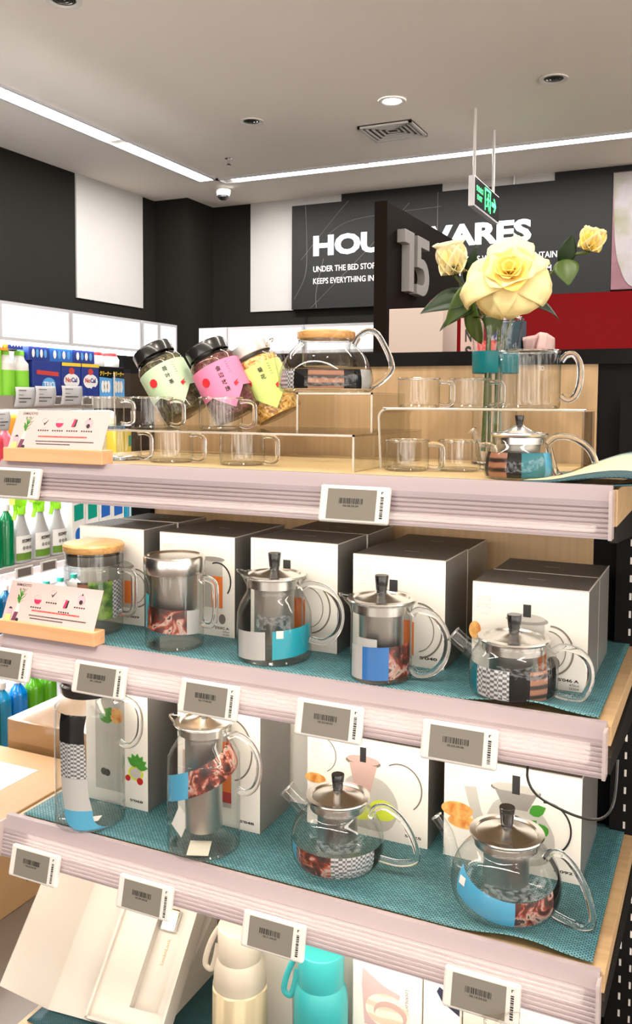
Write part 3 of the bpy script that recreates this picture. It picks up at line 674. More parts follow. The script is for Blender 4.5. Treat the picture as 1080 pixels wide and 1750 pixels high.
# 5 small teapot
t, b = pot('small squat glass teapot at the right end of its shelf, short wide spout', -.2381, .0594, M2, 4)
pr = [(.046, 0), (.053, .004), (.0553, .016), (.0553, .038), (.052, .052), (.0455, .062), (.0435, .070)]
gbody(t, pr); handle(t, [(.048, .058), (.060, .066), (.080, .062), (.092, .048), (.094, .026), (.086, .006), (.070, .003), (.053, .006)])
spout(t, [(-.046, .046), (-.060, .055), (-.078, .069)], [.013, .0105, .0105]); lid(t, .0425, .070, knobh=.022); infuser(t, .0305, .026, .062)
R = mk(pr); wrap(t, 0, .006, .043, [(-80, -55, 9), (-55, -5, 3), (-5, 22, 5), (22, 50, 4), (50, 75, 5)], b, 0, rfn=R)
# lower shelf: 1 carafe
t, b = pot('tallest glass carafe with a black-ringed steel lid and curled blue label', -.9077, .0486, M3, 6, 'carafe', 'glass_carafe')
pr = [(.050, 0), (.054, .004), (.0545, .015), (.0545, .170), (.052, .185), (.045, .198), (.0405, .206), (.0405, .215)]
gbody(t, pr); handle(t, [(.046, .196), (.062, .203), (.082, .196), (.091, .178), (.090, .150), (.080, .132), (.066, .127), (.0545, .132)])
MB().lathe([(.0415, .206), (.044, .209), (.046, .222), (.043, .226), (0, .228)], 56).build('silicone_ring', BLK, t)
MB().lathe([(.043, .225), (.0445, .2265), (.044, .234), (.040, .236), (0, .236)], 56).build('lid', STEEL, t)
def band_mesh(segs, w_, name):
    mb = MB()
    for P, mi in segs:
        Q = smooth2(P, 5)
        for (a0, z0), (a1, z1) in zip(Q, Q[1:]):
            def fn(u, v):
                a = a0 + (a1 - a0) * v; zz = z0 + (z1 - z0) * v; aa = RD(a + (u - .5) * w_); rr = R(max(.002, zz)); return (rr * cos(aa + b), rr * sin(aa + b), max(.002, zz))
            mb.grid(fn, 6, 1, mi)
    return mb.build(name, PM, t)
R = mk(pr)
band_mesh([([(-30, .185), (-34, .165), (-34, .140)], 5), ([(-34, .140), (-32, .11), (-30, .085)], 3), ([(-30, .085), (-28, .06), (-22, .035)], 1), ([(-22, .035), (-18, .016), (0, .005), (22, .003)], 7)], 50, 'paper_label')
MB().box(-.017, .017, -.017, .017, -.0006, .0006).build('white_card', PAPER, t, loc=(.016, -.028, .012), rot=(RD(-14), RD(-6), RD(24)))
# 2 tall pitcher
t, b = pot('tall glass pitcher with a long steel filter and slanting blue and brown label', -.6974, .0536, M3, 8, 'pitcher', 'glass_pitcher')
pr = [(.050, 0), (.054, .004), (.0545, .015), (.0545, .125), (.052, .142), (.045, .156), (.038, .168), (.0375, .176), (.042, .186), (.0445, .190)]
gbody(t, pr, (.165, .012, .20)); handle(t, [(.040, .172), (.055, .176), (.074, .166), (.086, .146), (.0885, .122), (.082, .100), (.068, .089), (.0545, .093)])
lid(t, .040, .188, knobh=.020); infuser(t, .0280, .028, .18)
R = mk(pr)
mb = MB()
for a0, a1, mi in ((-85, -25, 7), (-25, 72, 2)):
    def fn(u, v):
        a = a0 + (a1 - a0) * u; zz = .072 + .040 * v + (a + 85) / 160 * .058; rr = R(zz); return (rr * cos(RD(a) + b), rr * sin(RD(a) + b), zz)
    mb.grid(fn, 16, 6, mi)
mb.build('paper_label', PM, t)
MB().box(-.016, .016, -.016, .016, -.0006, .0006).build('white_card', pbr('cream_card', (.70, .66, .55), .6), t, loc=(.006, -.030, .010), rot=(RD(10), 0, RD(14)))
MB().box(-.014, .014, -.0006, .0006, -.018, .018).build('leaflet', PAPER, t, loc=(-.036, -.006, .033), rot=(RD(-6), RD(25), RD(-30)))
# 3 round teapot
t, b = pot('round glass teapot with a wide straight spout, in front of the lime-printed box', -.4928, .0881, M3, 6)
pr = [(.042, 0), (.054, .004), (.064, .018), (.0669, .036), (.0645, .056), (.056, .073), (.046, .083), (.0425, .090), (.0425, .098)]
gbody(t, pr); handle(t, [(.050, .078), (.056, .092), (.072, .096), (.092, .084), (.108, .062), (.117, .036), (.112, .024), (.090, .018), (.064, .020)])
spout(t, [(-.044, .076), (-.060, .086), (-.078, .101)], [.016, .0125, .0125]); lid(t, .043, .100, knobh=.024); infuser(t, .029, .028, .092)
R = mk(pr); wrap(t, 0, .010, .043, [(-80, -62, 7), (-62, -8, 2), (-8, 52, 3), (52, 80, 5)], b, 0, rfn=R)
# 4 long spout teapot
t, b = pot('large round glass teapot with a long curved spout and blue label', -.2485, .0873, M3, -6)
pr = [(.046, 0), (.060, .004), (.070, .020), (.0722, .038), (.068, .058), (.058, .075), (.048, .085), (.0455, .092), (.0455, .098)]
gbody(t, pr); handle(t, [(.052, .080), (.060, .090), (.076, .090), (.094, .072), (.108, .044), (.114, .016), (.108, .006), (.090, .004), (.062, .010)])
spout(t, [(-.064, .030), (-.074, .040), (-.079, .060), (-.085, .080), (-.100, .098)], [.018, .0125, .0095, .0080, .0072]); lid(t, .0455, .100, knobh=.026, knobr=.0095); infuser(t, .0300, .020, .092)
R = mk(pr)
mb = MB()
for a0, a1, mi in ((-62, 10, 7), (10, 58, 2), (58, 95, 5), (95, 130, 1)):
    def fn(u, v):
        a = a0 + (a1 - a0) * u; s_ = ((a - 20) / 80); zz = .010 + .034 * v + .022 * s_ * s_; rr = R(zz); return (rr * cos(RD(a) + b), rr * sin(RD(a) + b), zz)
    mb.grid(fn, 14, 6, mi)
mb.build('paper_label', PM, t)
wrap(t, 0, .046, .056, [(-58, -48, 8)], b, 0, 'white_sticker', rfn=lambda z: R(z) + .0006)

# ------------------------------------------------------------------ top shelf
K1 = Z1 + .0006
t, b = pot('small glass teapot with steel lid standing on the top shelf rail side', -.2400, .0744, K1, 4)
pr = [(.036, 0), (.042, .003), (.0440, .012), (.0415, .030), (.035, .044), (.0325, .050), (.0325, .054)]
gbody(t, pr); handle(t, [(.034, .044), (.046, .053), (.066, .052), (.086, .038), (.094, .018), (.088, .006), (.068, .001), (.052, .004), (.044, .014), (.037, .040)], .0042)
spout(t, [(-.040, .018), (-.046, .030), (-.050, .046), (-.060, .060)], [.010, .008, .006, .0055]); lid(t, .0325, .054, dome=.006, collar=.010, knobh=.013, knobr=.0052); infuser(t, .0265, .012, .048)
R = mk(pr); wrap(t, 0, .003, .034, [(-80, -62, 5), (-62, -20, 4), (-20, 5, 5), (5, 50, 9), (50, 78, 7)], b, 0, rfn=R)

def cup(label, x, y, z, rz=5, r=.0335, h=.049, hd=.024, group='small clear glass cups'):
    t = thing('glass_cup', label, 'cup', (x, y, z), RD(rz), group)
    gbody(t, [(r * .9, 0), (r, .003), (r * 1.01, h * .5), (r, h)], seg=48)
    handle(t, [(r, h * .88), (r + hd * .5, h * .90), (r + hd * .95, h * .80), (r + hd, h * .5), (r + hd * .95, h * .20), (r + hd * .5, h * .10), (r, h * .14)], .0034, 6)
    return t
ACT = .050
def riser(label, x0, x1, y0, y1, z, h, th=.003):
    t = thing('acrylic_riser', label, 'display stand', (x0, y0, z))
    W, D = x1 - x0, y1 - y0
    MB().box(0, W, 0, D, h - th, h).build('top_plate', ACR, t)
    MB().box(0, th, 0, D, 0, h - th).build('side_plate', ACR, t); MB().box(W - th, W, 0, D, 0, h - th).build('side_plate', ACR, t)
    MB().box(0, W, -.0004, .0006, h - th, h).box(W - th, W, -.0004, .0006, 0, h).box(0, th, -.0004, .0006, 0, h).build('polished_edge', ACE, t)
    return t
RZ = K1 + .051
riser('long clear acrylic riser under the row of cups and tea jars', -.985, -.458, .055, .345, K1, .051)
riser('square clear acrylic block riser under the bamboo-lidded teapot', -.605, -.479, .175, .32, RZ, .0585)
for a in (('glass cup on the straw mat beneath the riser, directly right of the card holder', -.8870, .105), ('second glass cup beneath the long acrylic riser', -.7882, .105), ('third glass cup beneath the long riser, nearest its open middle', -.6611, .105)):
    cup(a[0], a[1], a[2], K1)
for a in (('glass cup on top of the long riser, left of the mint-labelled jar', -.9431, .135), ('glass cup on the riser in front of the mint-labelled jar', -.846, .135), ('glass cup on the riser in front of the pink-labelled jar', -.7165, .135)):
    cup(a[0], a[1], a[2], RZ + .0004)
# right hand shelf of the display
t = thing('acrylic_riser', 'low clear acrylic shelf on the right carrying cups and the large mug', 'display stand', (-.455, .14, K1))
mb = MB(); prof = smooth2([(.003, 0), (.0, .06), (.0, .078), (.010, .0865), (.03, .087), (.26, .087), (.286, .087)], 6)
n_ = len(prof)
for i in range(n_ - 1):
    (xa, za), (xb, zb) = prof[i], prof[i + 1]
    mb.add([(xa, 0, za), (xb, 0, zb), (xb, .135, zb), (xa, .135, za), (xa, 0, za - .003), (xb, 0, zb - .003), (xb, .135, zb - .003), (xa, .135, za - .003)], [(0, 1, 2, 3), (7, 6, 5, 4)], 0, True)
mb.build('bent_plate', ACR, t); MB().tube([(x, 0, z_ - .001) for x, z_ in prof], .0018, 6).build('polished_edge', ACE, t)
MB().box(.278, .281, .03, .13, 0, .084).build('leg_plate', ACR, t)
RS = K1 + .0875
cup('leftmost glass cup on the right-hand acrylic shelf', -.4206, .215, RS, 5, .031, .043, .02)
cup('middle glass cup on the right-hand acrylic shelf, half hidden', -.352, .245, RS, 5, .030, .043, .02)
cup('glass cup under the right-hand acrylic shelf, left one', -.4076, .125, K1, 5, .031, .042, .02)
cup('glass cup under the right-hand acrylic shelf, close to the small teapot spout', -.3400, .155, K1, 5, .029, .042, .02)
t = thing('glass_mug', 'large clear glass mug standing on the right-hand acrylic shelf', 'mug', (-.2543, .20, RS), RD(5))
gbody(t, [(.039, 0), (.0423, .003), (.0428, .02), (.0428, .074), (.0415, .080)]); handle(t, [(.043, .066), (.050, .074), (.060, .074), (.068, .060), (.068, .036), (.062, .018), (.052, .012), (.043, .018)], .0045)
MB().text('SD', TF((.018, -.0385, .052), (1, .45, 0)), width=.006, height=.006).build('etched_mark', PALET, t)
# big teapot
t, b = pot('glass teapot with a bamboo lid, raised on the square acrylic block', -.5880, .247, RZ + .059, 6)
pr = [(.069, 0), (.075, .005), (.0763, .016), (.074, .034), (.066, .054), (.054, .069), (.046, .077), (.044, .084)]
gbody(t, pr); handle(t, [(.047, .076), (.056, .090), (.070, .097), (.084, .092), (.098, .070), (.108, .046), (.106, .033), (.094, .020), (.074, .008)])
spout(t, [(-.070, .028), (-.078, .050), (-.084, .070), (-.098, .082)], [.012, .009, .0075, .008])
MB().lathe([(0, .085), (.0455, .085), (.0468, .087), (.0468, .096), (.045, .098), (0, .098)], 64).build('lid', WOODB, t)
MB().lathe([(0, .042), (.036, .042), (.0385, .046), (.0385, .072), (.0405, .084)], 48).build('infuser_glass', GL, t)
R = mk(pr); wrap(t, 0, .006, .036, [(-75, -42, 3), (-42, -22, 5), (-22, 22, 4), (22, 48, 5), (48, 78, 1)], b, 0, rfn=R)

# tilted tea jars
MINT = pbr('mint_label', (.50, .66, .45), .6); PINKL = pbr('pink_label', (.75, .22, .40), .6); LIME = pbr('lime_label', (.58, .70, .22), .6)
LEAVES = ramp_tex('dried_leaves', 'noise', 130, [(.35, (.015, .012, .006)), (.55, (.10, .085, .035)), (.7, (.24, .19, .09))], rough=.8, dist=1)
ROSES = ramp_tex('dried_rosebuds', 'noise', 120, [(.35, (.03, .008, .008)), (.55, (.14, .03, .03)), (.7, (.22, .13, .07))], rough=.8, dist=1)
CHAM = ramp_tex('dried_chrysanthemum', 'noise', 110, [(.35, (.25, .09, .02)), (.5, (.75, .40, .08)), (.65, (.92, .72, .35))], rough=.8, dist=1)
def jar(label, x, y, z, tilt, lidm, labm, fill, txt, n):
    t = thing('tea_jar', label, 'jar', (x, y, z)); t.rotation_euler = (RD(4), RD(-tilt), 0)
    pr = [(.036, 0), (.0405, .004), (.0415, .012), (.0415, .085), (.040, .100), (.0335, .110), (.031, .114), (.031, .120)]
    gbody(t, pr, seg=56)
    rnd = random.Random(n)
    mb = MB(); pf = [(0, .003), (.034, .003), (.0385, .008), (.0390, .09), (.036, .102), (.02, .108), (0, .109)]
    def fn(r, z_, a): k = 1 + .05 * sin(7 * a + z_ * 300) * sin(13 * a - z_ * 200); return (r * min(k, 1.04), z_)
    mb.lathe(smooth2(pf, 4), 48, fn=fn); mb.build('dried_tea', fill, t)['kind'] = 'stuff'
    MB().lathe([(.0345, .112), (.0355, .113), (.0360, .129), (.034, .132), (0, .133)], 48).build('lid', lidm, t)
    b = math.atan2(-1.05 - y, -x)
    mb = MB(); V0, V1 = .038, .090
    def lf(u, v):
        a = RD(-100 + 200 * u); low = V0 - .030 * max(0, 1 - abs(u - .5) * 5) * 1.0; zz = low + (V1 - low) * v; return (.0423 * cos(a + b), .0423 * sin(a + b), zz)
    lb = mb.grid(lf, 60, 6).build('paper_label', labm, t)
    mb = MB(); rr = .0426
    # writing and seal follow the curve of the label
    def put(poly_mb, ang, zz, T=None):
        a = RD(ang) + b; return TF((rr * cos(a) * 1.004, rr * sin(a) * 1.004, zz), (-sin(a), cos(a), 0), (0, 0, 1))
    for k, ch in enumerate(txt): mb.text(ch, put(None, -4, .074 - .0125 * k), width=.0085, height=.0085, bold=.01, depth=.02)
    for k in range(5): mb.text('ΙΙ', put(None, 22, .083 - .0045 * k), width=.003, height=.0016)
    mb.build('lettering', BLACKT, lb)
    mb = MB(); mb.prism(circle(0, 0, .0078, 8), .0004, 0, put(None, -38, .066)); mb.prism([(-.004, 0), (.004, .003), (.001, .006), (.006, .010), (0, .008), (-.005, .006)], .0006, 0, put(None, 26, .040)); mb.build('seal_mark', pbr('seal_red', (.62, .02, .03), .5), lb)
    return t
jar('leaning tea jar with black lid and mint green label', -.845, .235, RZ + .021, 31, BLK, MINT, LEAVES, '荷叶茶', 1)
jar('leaning tea jar with black lid and pink label', -.742, .235, RZ + .021, 28, BLK, PINKL, ROSES, '金边玫瑰', 2)
jar('leaning tea jar with silver lid and lime label, yellow flowers inside', -.693, .290, RZ + .020, 27, pbr('silver_lid', (.55, .55, .54), .4, .5), LIME, CHAM, '菊花', 3)
t = thing('acrylic_riser', 'upright clear acrylic rest at the left of the leaning tea jars', 'display stand', (-.965, .19, RZ + .0004))
MB().box(0, .003, 0, .12, 0, .092).build('side_plate', ACR, t); MB().box(.0, .15, .117, .12, 0, .06).build('back_plate', ACR, t)
MB().tube([(.0015, 0, 0), (.0015, 0, .092)], .0014, 6).build('polished_edge', ACE, t)

# display cards in beech blocks
def card_holder(label, x, y, z, order):
    t = thing('card_holder', label, 'card holder', (x, y, z))
    MB().box(0, .192, -.012, .014, 0, .0215).build('wooden_base', BEECH, t, bevel=.0012)
    T = TF((.004, -.006, .018), (1, 0.0, 0), (0, .42, 1))
    cd_ = MB(); cd_.prism([(0, 0), (.182, 0), (.182, .066), (0, .066)], .0008, 0, T); cd_ = cd_.build('printed_card', pbr('blush_card', (.60, .45, .435), .5), t)
    def P(u, v, e=.001): return T @ Matrix.Translation((u, v, e))
    mb = MB(); mb.text('SAMADOYO', P(.012, .058), width=.030, height=.0045, bold=.015); mb.text('尚 明', P(.020, .052), width=.010, height=.0028)
    cs = [.062, .090, .118, .146]; zs = [.045, .045, .045, .045] if order else [.040, .050, .038, .048]
    for k, (cx, cz) in enumerate(zip(cs, zs)):
        arc_ribbon(mb, cx, cz, .0085, .0085, .0004, 0, 360, 1, T, .0013, 20)
        for q in range(5): mb.box(cx - .011 + q * .0045, cx - .0085 + q * .0045, cz - .0135, cz - .0115, .0009, .0013, 0, T)
        if (k == 0) == bool(order) and k < 2:
            mb.prism([(cx - .004, cz + .001), (cx - .001, cz - .004), (cx + .005, cz + .005), (cx - .001, cz - .001)], .0014, 0, T)
        elif k < 2: mb.prism(circle(cx, cz, .007, 12, a0=pi, a1=2 * pi), .0014, 2, T)
        elif k == 2: mb.prism([(cx - .004, cz - .006), (cx + .001, cz - .006), (cx + .003, cz + .006), (cx - .001, cz + .007)], .0014, 2, T); mb.prism([(cx + .001, cz - .006), (cx + .004, cz - .005), (cx + .005, cz + .006), (cx + .003, cz + .006)], .0015, 0, T)
        else: mb.prism(circle(cx, cz, .007, 16), .0014, 4, T); mb.prism(circle(cx, cz - .004, .0035, 10), .0016, 0, T); mb.box(cx - .001, cx + .001, cz + .006, cz + .009, .0009, .0016, 0, T)
    rnd = random.Random(5)
    def dashes(x0, x1, v, mi, h):
        x_ = x0
        while x_ < x1:
            wd = rnd.uniform(.0015, .0028); mb.box(x_, x_ + wd, v, v + h, .0009, .0012, mi, T); x_ += wd + rnd.uniform(.0005, .0009)
    dashes(.055, .148, .0215, 3, .0022); dashes(.052, .162, .0140, 0, .0016); dashes(.055, .118, .0095, 0, .0016)
    # plant and pots picture
    for k in range(16):
        a = RD(90 + rnd.uniform(-70, 70)); L_ = rnd.uniform(.008, .018); bx, bz = .026, .030 + .001 * k
        mb.prism([(bx, bz), (bx + L_ * cos(a) - .0012, bz + L_ * sin(a) * .8), (bx + L_ * cos(a), bz + L_ * sin(a) * .9), (bx + .0015, bz + .001)], .0013, 5, T)
    mb.prism([(.021, .016), (.030, .016), (.028, .031), (.023, .031)], .0012, 7, T)
    mb.prism([(.006, .003), (.017, .003), (.017, .021), (.007, .021)], .0014, 4, T); mb.prism([(.006, .003), (.017, .003), (.017, .012), (.006, .012)], .0015, 6, T); mb.prism([(.008, .021), (.016, .021), (.013, .024), (.011, .024)], .0015, 0, T)
    mb.prism([(.019, .003), (.026, .003), (.029, .017), (.022, .017)], .0015, 8, T); mb.prism(circle(.030, .005, .003, 8), .0016, 0, T)
    mb.build('card_print', [BLACKT, PALET, pbr('magenta_print', (.50, .02, .10), .5), REDT, pbr('rose_print', (.72, .36, .42), .5), GRNP, pbr('tea_yellow_print', (.75, .62, .20), .5), PALET, pbr('plum_print', (.16, .04, .09), .5)], cd_)
card_holder('pink product card in a beech block on the top shelf', -1.022, .0, Z1 + .001, 1)
card_holder('pink product card in a beech block in front of the bamboo-lidded mug', -1.040, .0, Z2 + .003, 0)

# ------------------------------------------------------------------ vase and flowers
VX, VY = -.3303, .315
t = thing('glass_vase', 'tall clear glass vase with a teal band and green stems inside', 'vase', (VX, VY, K1))
MB().lathe(smooth2([(0, .001), (.031, .001), (.034, .004), (.0345, .05), (.0345, .17), (.037, .20), (.0415, .225)], 4), 56).build('glass_body', GL, t)
MB().lathe([(.0300, 0), (.0335, .002), (.0335, .008), (0, .010)], 40).build('base', SG, t)
MB().tube([(.0415 * cos(2 * pi * k / 48), .0415 * sin(2 * pi * k / 48), .225) for k in range(49)], .0015, 6, caps=False).build('rim', SG, t)
MB().lathe([(.0352, .141), (.0356, .1415), (.0360, .174), (.0354, .1745)], 56).build('teal_band', pbr('teal_plastic', (.0, .17, .20), .35), t)
STEM = pbr('stem_green', (.07, .10, .02), .6); LEAFM = pbr('leaf_dark', (.010, .026, .007), .45, noise=.4, nscale=30, spec=.25); LEAFL = pbr('leaf_olive', (.05, .095, .012), .45, noise=.3, nscale=30)
PET = pbr('petal_cream', (.88, .74, .36), .6, noise=.10, nscale=18); PETI = pbr('petal_yellow', (.90, .66, .16), .6, noise=.1, nscale=20); PETP = pbr('petal_pale', (.90, .82, .52), .6)
def petal(mb, c, A, az, open_, L, W, cup_, mi, ruf=.0, seed=0):
    A = Vector(A).normalized(); h = Vector((0, 0, 1)) if abs(A.z) < .9 else Vector((0, 1, 0))
    E1 = (h - A * h.dot(A)).normalized(); E2 = A.cross(E1); D = E1 * cos(az) + E2 * sin(az); Tn = A.cross(D); c = Vector(c)
    rnd = random.Random(seed); ph = rnd.uniform(0, 6)
    def fn(u, v):
        s = (u - .5) * 2; wv = W * (math.sin(min(1, v * 1.02) * pi * .62) ** .75) * (1 - .28 * v ** 4) + .001
        ang = open_ * (.25 + .75 * v) + .35 * v * v * ruf * 8
        rad = L * v * sin(ang); up_ = L * v * cos(ang)
        lift = cup_ * W * (s * s) * (1 - .3 * v) + ruf * L * sin(3.2 * s + ph) * v * v * .5 + ruf * L * .3 * sin(7 * s + ph * 2) * v ** 3
        p = c + D * (rad - lift * cos(ang) * 1.0) + A * (up_ + lift * sin(ang)) + Tn * s * wv * (1 - .25 * cup_ * abs(s))
        tip = -L * .10 * s * s * v
        return tuple(p + A * tip * cos(ang) + D * tip * sin(ang))
    mb.grid(fn, 10, 8, mi)
def leaf(mb, p0, p1, W, nrm, mi=0, fold=.25, bend=.1):
    p0 = Vector(p0); p1 = Vector(p1); d = p1 - p0; L = d.length; d.normalize(); n = Vector(nrm); n = (n - d * n.dot(d)).normalized(); s_ = d.cross(n)
    def fn(u, v):
        s = (u - .5) * 2; wv = W * sin(pi * v ** .8) * .5 + .0003; return tuple(p0 + d * L * v + s_ * s * wv + n * (-abs(s) * wv * fold * -1 - bend * L * (v - .5) ** 2 * 4 + bend * L))
    mb.grid(fn, 6, 12, mi)
def stemmed(name, label, path, r, parts):
    t = thing(name, label, 'flower', path[0])
    o = Vector(path[0]); MB().tube([p - o for p in smooth_path(path, 6)], r, 8).build('stem', STEM, t)
    for nm, mb, mt in [q for p_ in parts for q in ([('leaf', m_, p_[2]) for m_ in p_[1]] if isinstance(p_[1], list) else [p_])]: mb.v = [tuple(Vector(v) - o) for v in mb.v]; mb.build(nm, mt, t, solid=.0005)
    return t
# open rose
rc = Vector((-.2915, .235, 1.566)); A = Vector((.10, -1, .10))
A = Vector((.12, -.86, .42))
mb = MB()
for k, (az, L, W, op) in enumerate(((95, .058, .034, 1.25), (155, .070, .036, 1.5), (205, .060, .034, 1.45), (262, .050, .036, 1.35), (318, .062, .034, 1.4), (20, .056, .034, 1.25), (125, .05, .034, 1.1), (60, .062, .036, 1.0))):
    petal(mb, rc, A, RD(az - 60), op, L * (1.12 if k % 2 else .98), W, .04, 0, .17, k)
for k in range(6): petal(mb, rc + A * .004, A, RD(k * 60 + 20), .80, .046, .028, .45, 1 if k % 2 else 0, .06, 20 + k)
for k in range(6): petal(mb, rc + A * .006, A, RD(k * 60 + 50), .45, .038, .020, .7, 1, .05, 40 + k)
for k in range(5): petal(mb, rc + A * .008, A, RD(k * 72), .20, .033, .012, .8, 1, .04, 60 + k)
lf = [MB(), MB()]; leaf(lf[0], rc + Vector((.01, .02, -.03)), (-.232, .30, 1.512), .045, (0, -.6, .8)); leaf(lf[1], rc + Vector((-.03, .03, .0)), (-.345, .30, 1.60), .022, (.8, -.5, .1), 1)
stemmed('rose', 'large open pale yellow rose in the vase', [(VX, VY, K1 + .02), (VX + .004, VY, 1.46), (VX + .012, VY - .02, 1.52), tuple(rc - A * .01)], .0035, [('blossom', mb, [PET, PETI]), ('leaf', lf, [LEAFM, LEAFL])])
def bud(name, label, c, A, r, L, path, leaves, seed, m=(PETP, PET)):
    mb = MB()
    for k in range(4): petal(mb, c, A, RD(k * 90 + seed * 40), .42, L, r * 1.15, .75, 0, .03, seed + k)
    for k in range(4): petal(mb, c, A, RD(k * 90 + 45 + seed * 40), .30, L * .97, r * .95, .85, 1, .03, seed + 9 + k)
    for k in range(3): petal(mb, c, A, RD(k * 120), .14, L * .93, r * .55, .9, 1, .02, seed + 19 + k)
    sp_ = MB()
    for k in range(5): petal(sp_, Vector(c) - Vector(A).normalized() * .003, A, RD(k * 72 + 20), .75, L * .42, r * .4, .3, 0, .02, seed + 30 + k)
    lf = [MB() for L_ in leaves]
    for m_, L_ in zip(lf, leaves): leaf(m_, *L_)
    return stemmed(name, label, path, .0026, [('blossom', mb, list(m)), ('sepal', sp_, LEAFL), ('leaf', lf, [LEAFM, LEAFL])])
bud('rose_bud', 'pale yellow rosebud on the left of the bouquet', Vector((-.392, .295, 1.588)), Vector((-.12, -.25, 1)), .026, .056,
    [(VX - .008, VY, K1 + .02), (VX - .010, VY, 1.48), (-.36, .305, 1.54), (-.391, .295, 1.586)],
    [((-.352, .30, 1.548), (-.442, .28, 1.528), .050, (.2, -.7, .7)), ((-.36, .29, 1.575), (-.40, .27, 1.505), .034, (.7, -.7, .2), 1), ((-.35, .29, 1.535), (-.41, .28, 1.500), .030, (.0, -.6, .8)), ((-.375, .31, 1.57), (-.355, .29, 1.63), .02, (0, -1, .2))], 1)
bud('rose_bud', 'small golden rosebud reaching out to the right on its own twig', Vector((-.193, .30, 1.612)), Vector((.30, -.15, .9)), .020, .036,
    [(VX + .010, VY, K1 + .02), (VX + .012, VY, 1.48), (-.285, .315, 1.545), (-.245, .31, 1.585), (-.225, .305, 1.612), (-.210, .302, 1.609), (-.193, .30, 1.610)],
    [((-.228, .30, 1.602), (-.217, .285, 1.560), .036, (.2, -.9, .3), 1), ((-.232, .305, 1.592), (-.216, .30, 1.638), .026, (.4, -.8, .2))], 3, (PET, PETI))
t = thing('leafy_stem', 'green leafy stem standing in the middle of the vase', 'plant', (VX, VY, K1)); 
for a_ in (((VX - .006, VY - .012, 1.49), (-.320, .29, 1.60), .034, (.3, -1, 0), 1), ((VX - .02, VY - .01, 1.48), (-.36, .28, 1.56), .03, (-.4, -1, 0), 1)):
    lf = MB(); leaf(lf, *a_); lf.v = [tuple(Vector(v) - Vector((VX, VY, K1))) for v in lf.v]; lf.build('leaf', [LEAFM, LEAFL], t, solid=.0005)
MB().tube(smooth_path([(-.016, -.004, .02), (-.012, -.008, .1), (-.008, -.012, .2)], 5), .004, 8).build('stem', STEM, t)

# ------------------------------------------------------------------ lowest shelf
B4 = Z4 + .0014
t = thing('drink_bottle', 'cream coloured drink bottle with strap loop and ribbed sleeve', 'bottle', (-.6585, .095, B4))
def drink_bottle(t, c_body, c_sleeve, ribs_):
    if ribs_: MB().lathe([(0, 0), (.040, 0), (.0425, .003), (.0428, .118), (.041, .120)], 48, fn=lambda r, z, a: (r + (.0009 * sin(40 * a + (z * 500 if int(z / .012) % 2 else -z * 500)) if r > .041 else 0), z)).build('sleeve', c_sleeve, t)
    MB().lathe(smooth2([(0, .004), (.038, .004), (.0400, .03), (.0405, .12), (.0400, .140), (.037, .155), (.034, .163)], 4), 56).build('bottle_body', c_body, t)
    MB().lathe([(.0340, .163), (.0343, .164), (.0343, .2105), (.0335, .213), (0, .2135)], 56).build('cap', c_body, t, bevel=.001)
    P = smooth_path([(-.033, -.006, .203), (-.043, -.010, .185), (-.052, -.012, .160), (-.055, -.012, .140), (-.046, -.010, .134), (-.040, -.008, .150), (-.036, -.006, .175)], 8)
    MB().tube(P, .0045, 10, flat=.3).build('strap_loop', c_body, t)
drink_bottle(t, pbr('cream_coat', (.50, .45, .37), .38), pbr('cream_sleeve', (.60, .51, .34), .45), True)
t = thing('drink_bottle', 'turquoise drink bottle with strap loop beside the cream one', 'bottle', (-.5205, .095, B4 - .001)); TQ = pbr('turquoise_coat', (.035, .36, .38), .35)
drink_bottle(t, TQ, TQ, False)
FT = ramp_tex('cake_print', 'wave', 14, [(.2, (.80, .56, .44)), (.6, (.90, .76, .64))], dist=3)
def lock_box(label, x0, x1, y, h, d, txt, tx, art):
    t = thing('retail_box', label, 'box', (x0, y, B4)); W = x1 - x0
    MB().box(0, W, 0, d, 0, h).build('carton', CARD, t, bevel=.001)
    if txt: MB().text('LocknLock', TF((W * tx, -.0006, h - .030), (0, 0, -1), (1, 0, 0)), width=.034, height=.0060, bold=.01).build('brand_lettering', GREYT, t)
    if art:
        mb = MB(); T = TF((0, -.0005, 0))
        for i, (P, mi) in enumerate(art): mb.prism(P, .0003 + .0001 * i, mi, T)
        mb.build('printed_picture', [PINKP, FT, pbr('navy_print', (.03, .03, .06), .4), pbr('mauve_print', (.62, .42, .42), .5)], t)
lock_box('white kitchenware box printed with cream and a mauve bag', -.480, -.374, .12, .200, .15, True, .78,
         [([(.015, .160), (.016, .185), (.050, .165), (.075, .158), (.06, .10), (.02, .10)], 3), (circle(.055, .128, .034, 24, .026), 1), (circle(.060, .126, .026, 20, .018), 0), (circle(.058, .121, .022, 20, .014), 1)])
lock_box('white kitchenware box printed with a navy ribbon', -.372, -.318, .125, .200, .15, False, .7, [([(.02, .178), (.024, .186), (.034, .180), (.054, .165), (.054, .150), (.028, .165)], 2)])
lock_box('narrow white kitchenware box with vertical brand text', -.316, -.262, .135, .200, .14, True, .55, None)
lock_box('white kitchenware box at the right end of the lowest shelf', -.259, -.150, .125, .198, .15, True, .12, [([(.03, .05), (.03, .09), (.09, .09), (.09, .05)], 1)])
for a in (('tall white box directly behind the cream bottle', -.66, -.605, .17, .245), ('white box between the two drink bottles', -.603, -.545, .19, .245), ('white box behind the turquoise bottle', -.543, -.484, .165, .235)):
    t = thing('retail_box', a[0], 'box', (a[1], a[3], B4)); W = a[2] - a[1]; MB().box(0, W, 0, .12, 0, a[4]).build('carton', CARD, t, bevel=.001); MB().box(.002, W - .002, -.0005, 0, .17, .172).build('seam_line', GREYT, t)
BXW = pbr('satin_white_card', (.56, .53, .48), .45)
